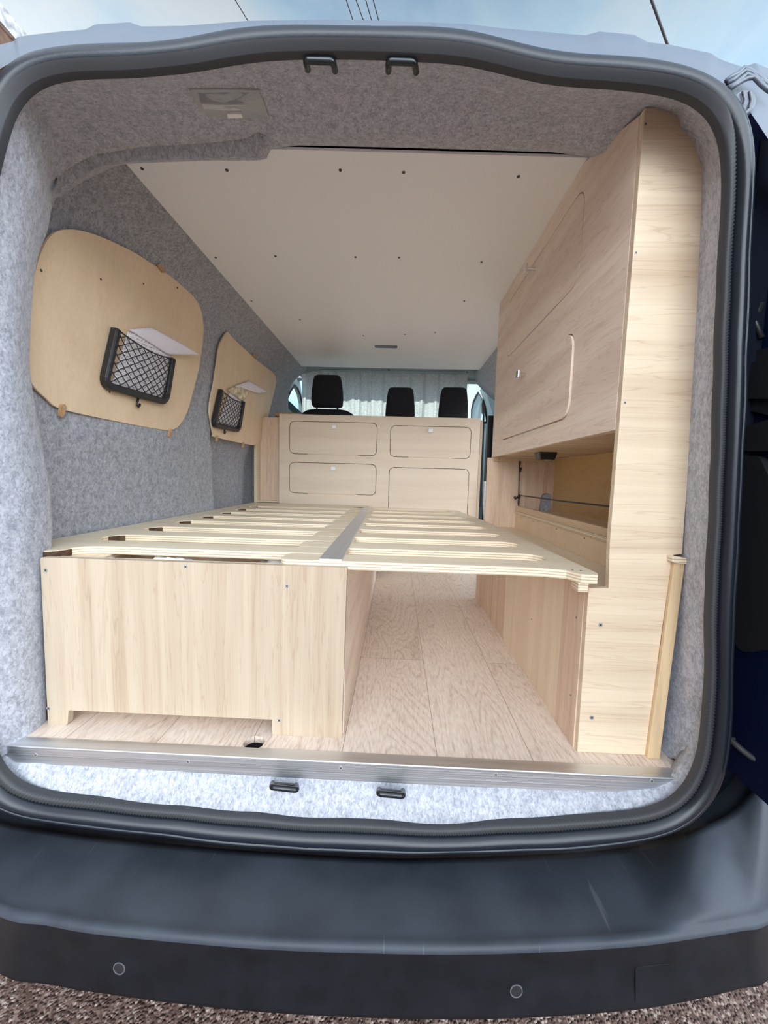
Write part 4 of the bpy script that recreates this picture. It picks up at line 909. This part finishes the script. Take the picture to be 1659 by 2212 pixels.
for p in ((653,796),(839,799),(1008,803)):
    q = ony(p, YC-.03); bm = new(); tube(bm, [q+Vector((0,.01,.02)), q+Vector((0,0,.006)), q+Vector((.004,0,-.008)), q+Vector((.008,0,0))], .003, 6); build('hook', bm, 'rod_metal', rod, smooth=True)
# cab headliner lip ahead of the ceiling board
bm = new(); grid(bm, [[(-.66,2.12,1.306),(.60,2.12,1.306)], [(-.66,2.25,1.345),(.60,2.25,1.345)], [(-.66,2.42,1.372),(.60,2.42,1.372)], [(-.66,2.64,1.372),(.60,2.64,1.372)], [(-.66,2.64,1.40),(.60,2.64,1.40)]]); struct(build('trim_4', bm, 'cab_grey', smooth=True, solid=.003))
# side walls of the cab with window openings
def cabside(sx, wpx, X):
    hole_ = [onx(p, X) for p in wpx]
    o = [(X,2.26,-.35),(X,3.05,-.35),(X,3.05,.85),(X,2.95,1.0),(X,2.68,1.40),(X,2.26,1.40)]
    bm = new(); plate(bm, o, (sx*.03,0,0), [hole_]); return bm, hole_
hl = [(613,893),(620,862),(627,845),(636,832),(642,838),(648,852),(652,872),(653,893)]
bmx, hh = cabside(-1, hl, -.80)
cl_ = build('wall_cab_left', bmx, 'cab_grey', origin=(-.8,2.6,0)); struct(cl_)
bm = new(); plate(bm, [p + Vector((-.012,0,0)) for p in hh], (-.004,0,0)); struct(build('window_1', bm, 'glass'))
bm = new(); tube(bm, [p + Vector((.002,0,0)) for p in hh], .008, 6, closed=True); build('window_rubber', bm, 'cable', cl_, smooth=True)
hr = [(1019,912),(1020,885),(1024,868),(1031,853),(1036,846),(1044,862),(1049,880),(1053,912)]
bmx, hh = cabside(1, hr, .75)
cr_ = build('wall_cab_right', bmx, 'cab_grey', origin=(.75,2.6,0)); struct(cr_)
bm = new(); plate(bm, [p + Vector((.012,0,0)) for p in hh], (.004,0,0)); struct(build('window_2', bm, 'glass'))
bm = new(); tube(bm, [p + Vector((-.002,0,0)) for p in hh], .012, 6, closed=True); build('window_rubber', bm, 'cable', cr_, smooth=True)
# windscreen frame and glass (behind the curtain)
bm = new(); box(bm, (-.80,2.60,1.335), (.78,2.70,1.40)); struct(build('trim_5', bm, 'cab_grey'))
bm = new(); plate(bm, [(-.80,3.05,.84),(.75,3.05,.84),(.75,2.70,1.37),(-.80,2.70,1.37)], (0,.006,.004)); struct(build('window_3', bm, 'glass'))
# seat belt and pillar at the right of the cab
bl = thing('seat_belt', 'black seat belt and guide on the right cab pillar', 'seat belt', (.70, 2.3, .4))
bm = new(); pp = [ony(p, 2.28) for p in ((1043,862),(1047,870),(1048,885),(1046,898),(1042,890),(1041,872))]; plate(bm, rnd(pp, .004, 3), (0,.03,0)); build('guide', bm, 'black_plastic', bl, bevel=.003)
bm = new(); a0 = [ony(p, 2.29) for p in ((1043,892),(1047,892),(1044,1000),(1040,1095),(1036,1095),(1039,1000))]; plate(bm, a0, (0,.004,0)); build('strap', bm, 'black_fabric', bl)
bm = new(); box(bm, (.715,2.30,.0), (.84,2.36,1.02)); bm2 = bm; struct(build('trim_6', bm2, 'dark_gap'))
bm = new(); tube(bm, [ony((1049,1040),1.62), ony((1047,1085),1.60), ony((1049,1125),1.58)], .012, 8); o = build('cloth_bundle', bm, 'felt_white', smooth=True); tag(o, 'small pale bundle of cloth in the gap right of the drawer cabinet', 'cloth')
# ================================================================== outside: building and overhead cables
bd = thing('building', 'brown building with a grey eave board at the top left corner', 'building', (-6, 0, -.62))
bm = new(); box(bm, (-9,-8,-.62), (-5.4,4.75,5.75)); build('wall', bm, 'brown_wall', bd)
bm = new(); box(bm, (-9.3,-8.2,5.76), (-5.05,4.93,6.0)); build('soffit', bm, 'brown_wall', bd)
bm = new(); box(bm, (-9.3,-8.2,6.0), (-5.0,4.98,6.22)); build('fascia', bm, 'fascia', bd)
for i, (p, q, r_, lb) in enumerate((((508,0),(540,52),.006,'single thin overhead cable left of the doorway centre'),((748,0),(765,52),.006,'thin overhead cable, leftmost of the group of four at the top'),((769,0),(788,52),.006,'thin overhead cable, second from the left in the group of four'),((790,0),(805,52),.006,'thin overhead cable, third from the left in the group of four'),((806,0),(820,52),.006,'thin overhead cable, rightmost of the group of four at the top'),((1407,0),(1442,97),.016,'thick dark overhead cable at the top right in front of clouds'))):
    a0, b0 = onz(p, 6), onz(q, 6); d = (b0-a0).normalized(); bm = new(); tube(bm, [a0 - d*9, a0, b0, b0 + d*12], r_, 6)
    tag(build('overhead_cable', bm, 'cable', smooth=True), lb, 'cable', 'overhead cables')
for o in bpy.data.objects:
    if '_w' in o: del o['_w']
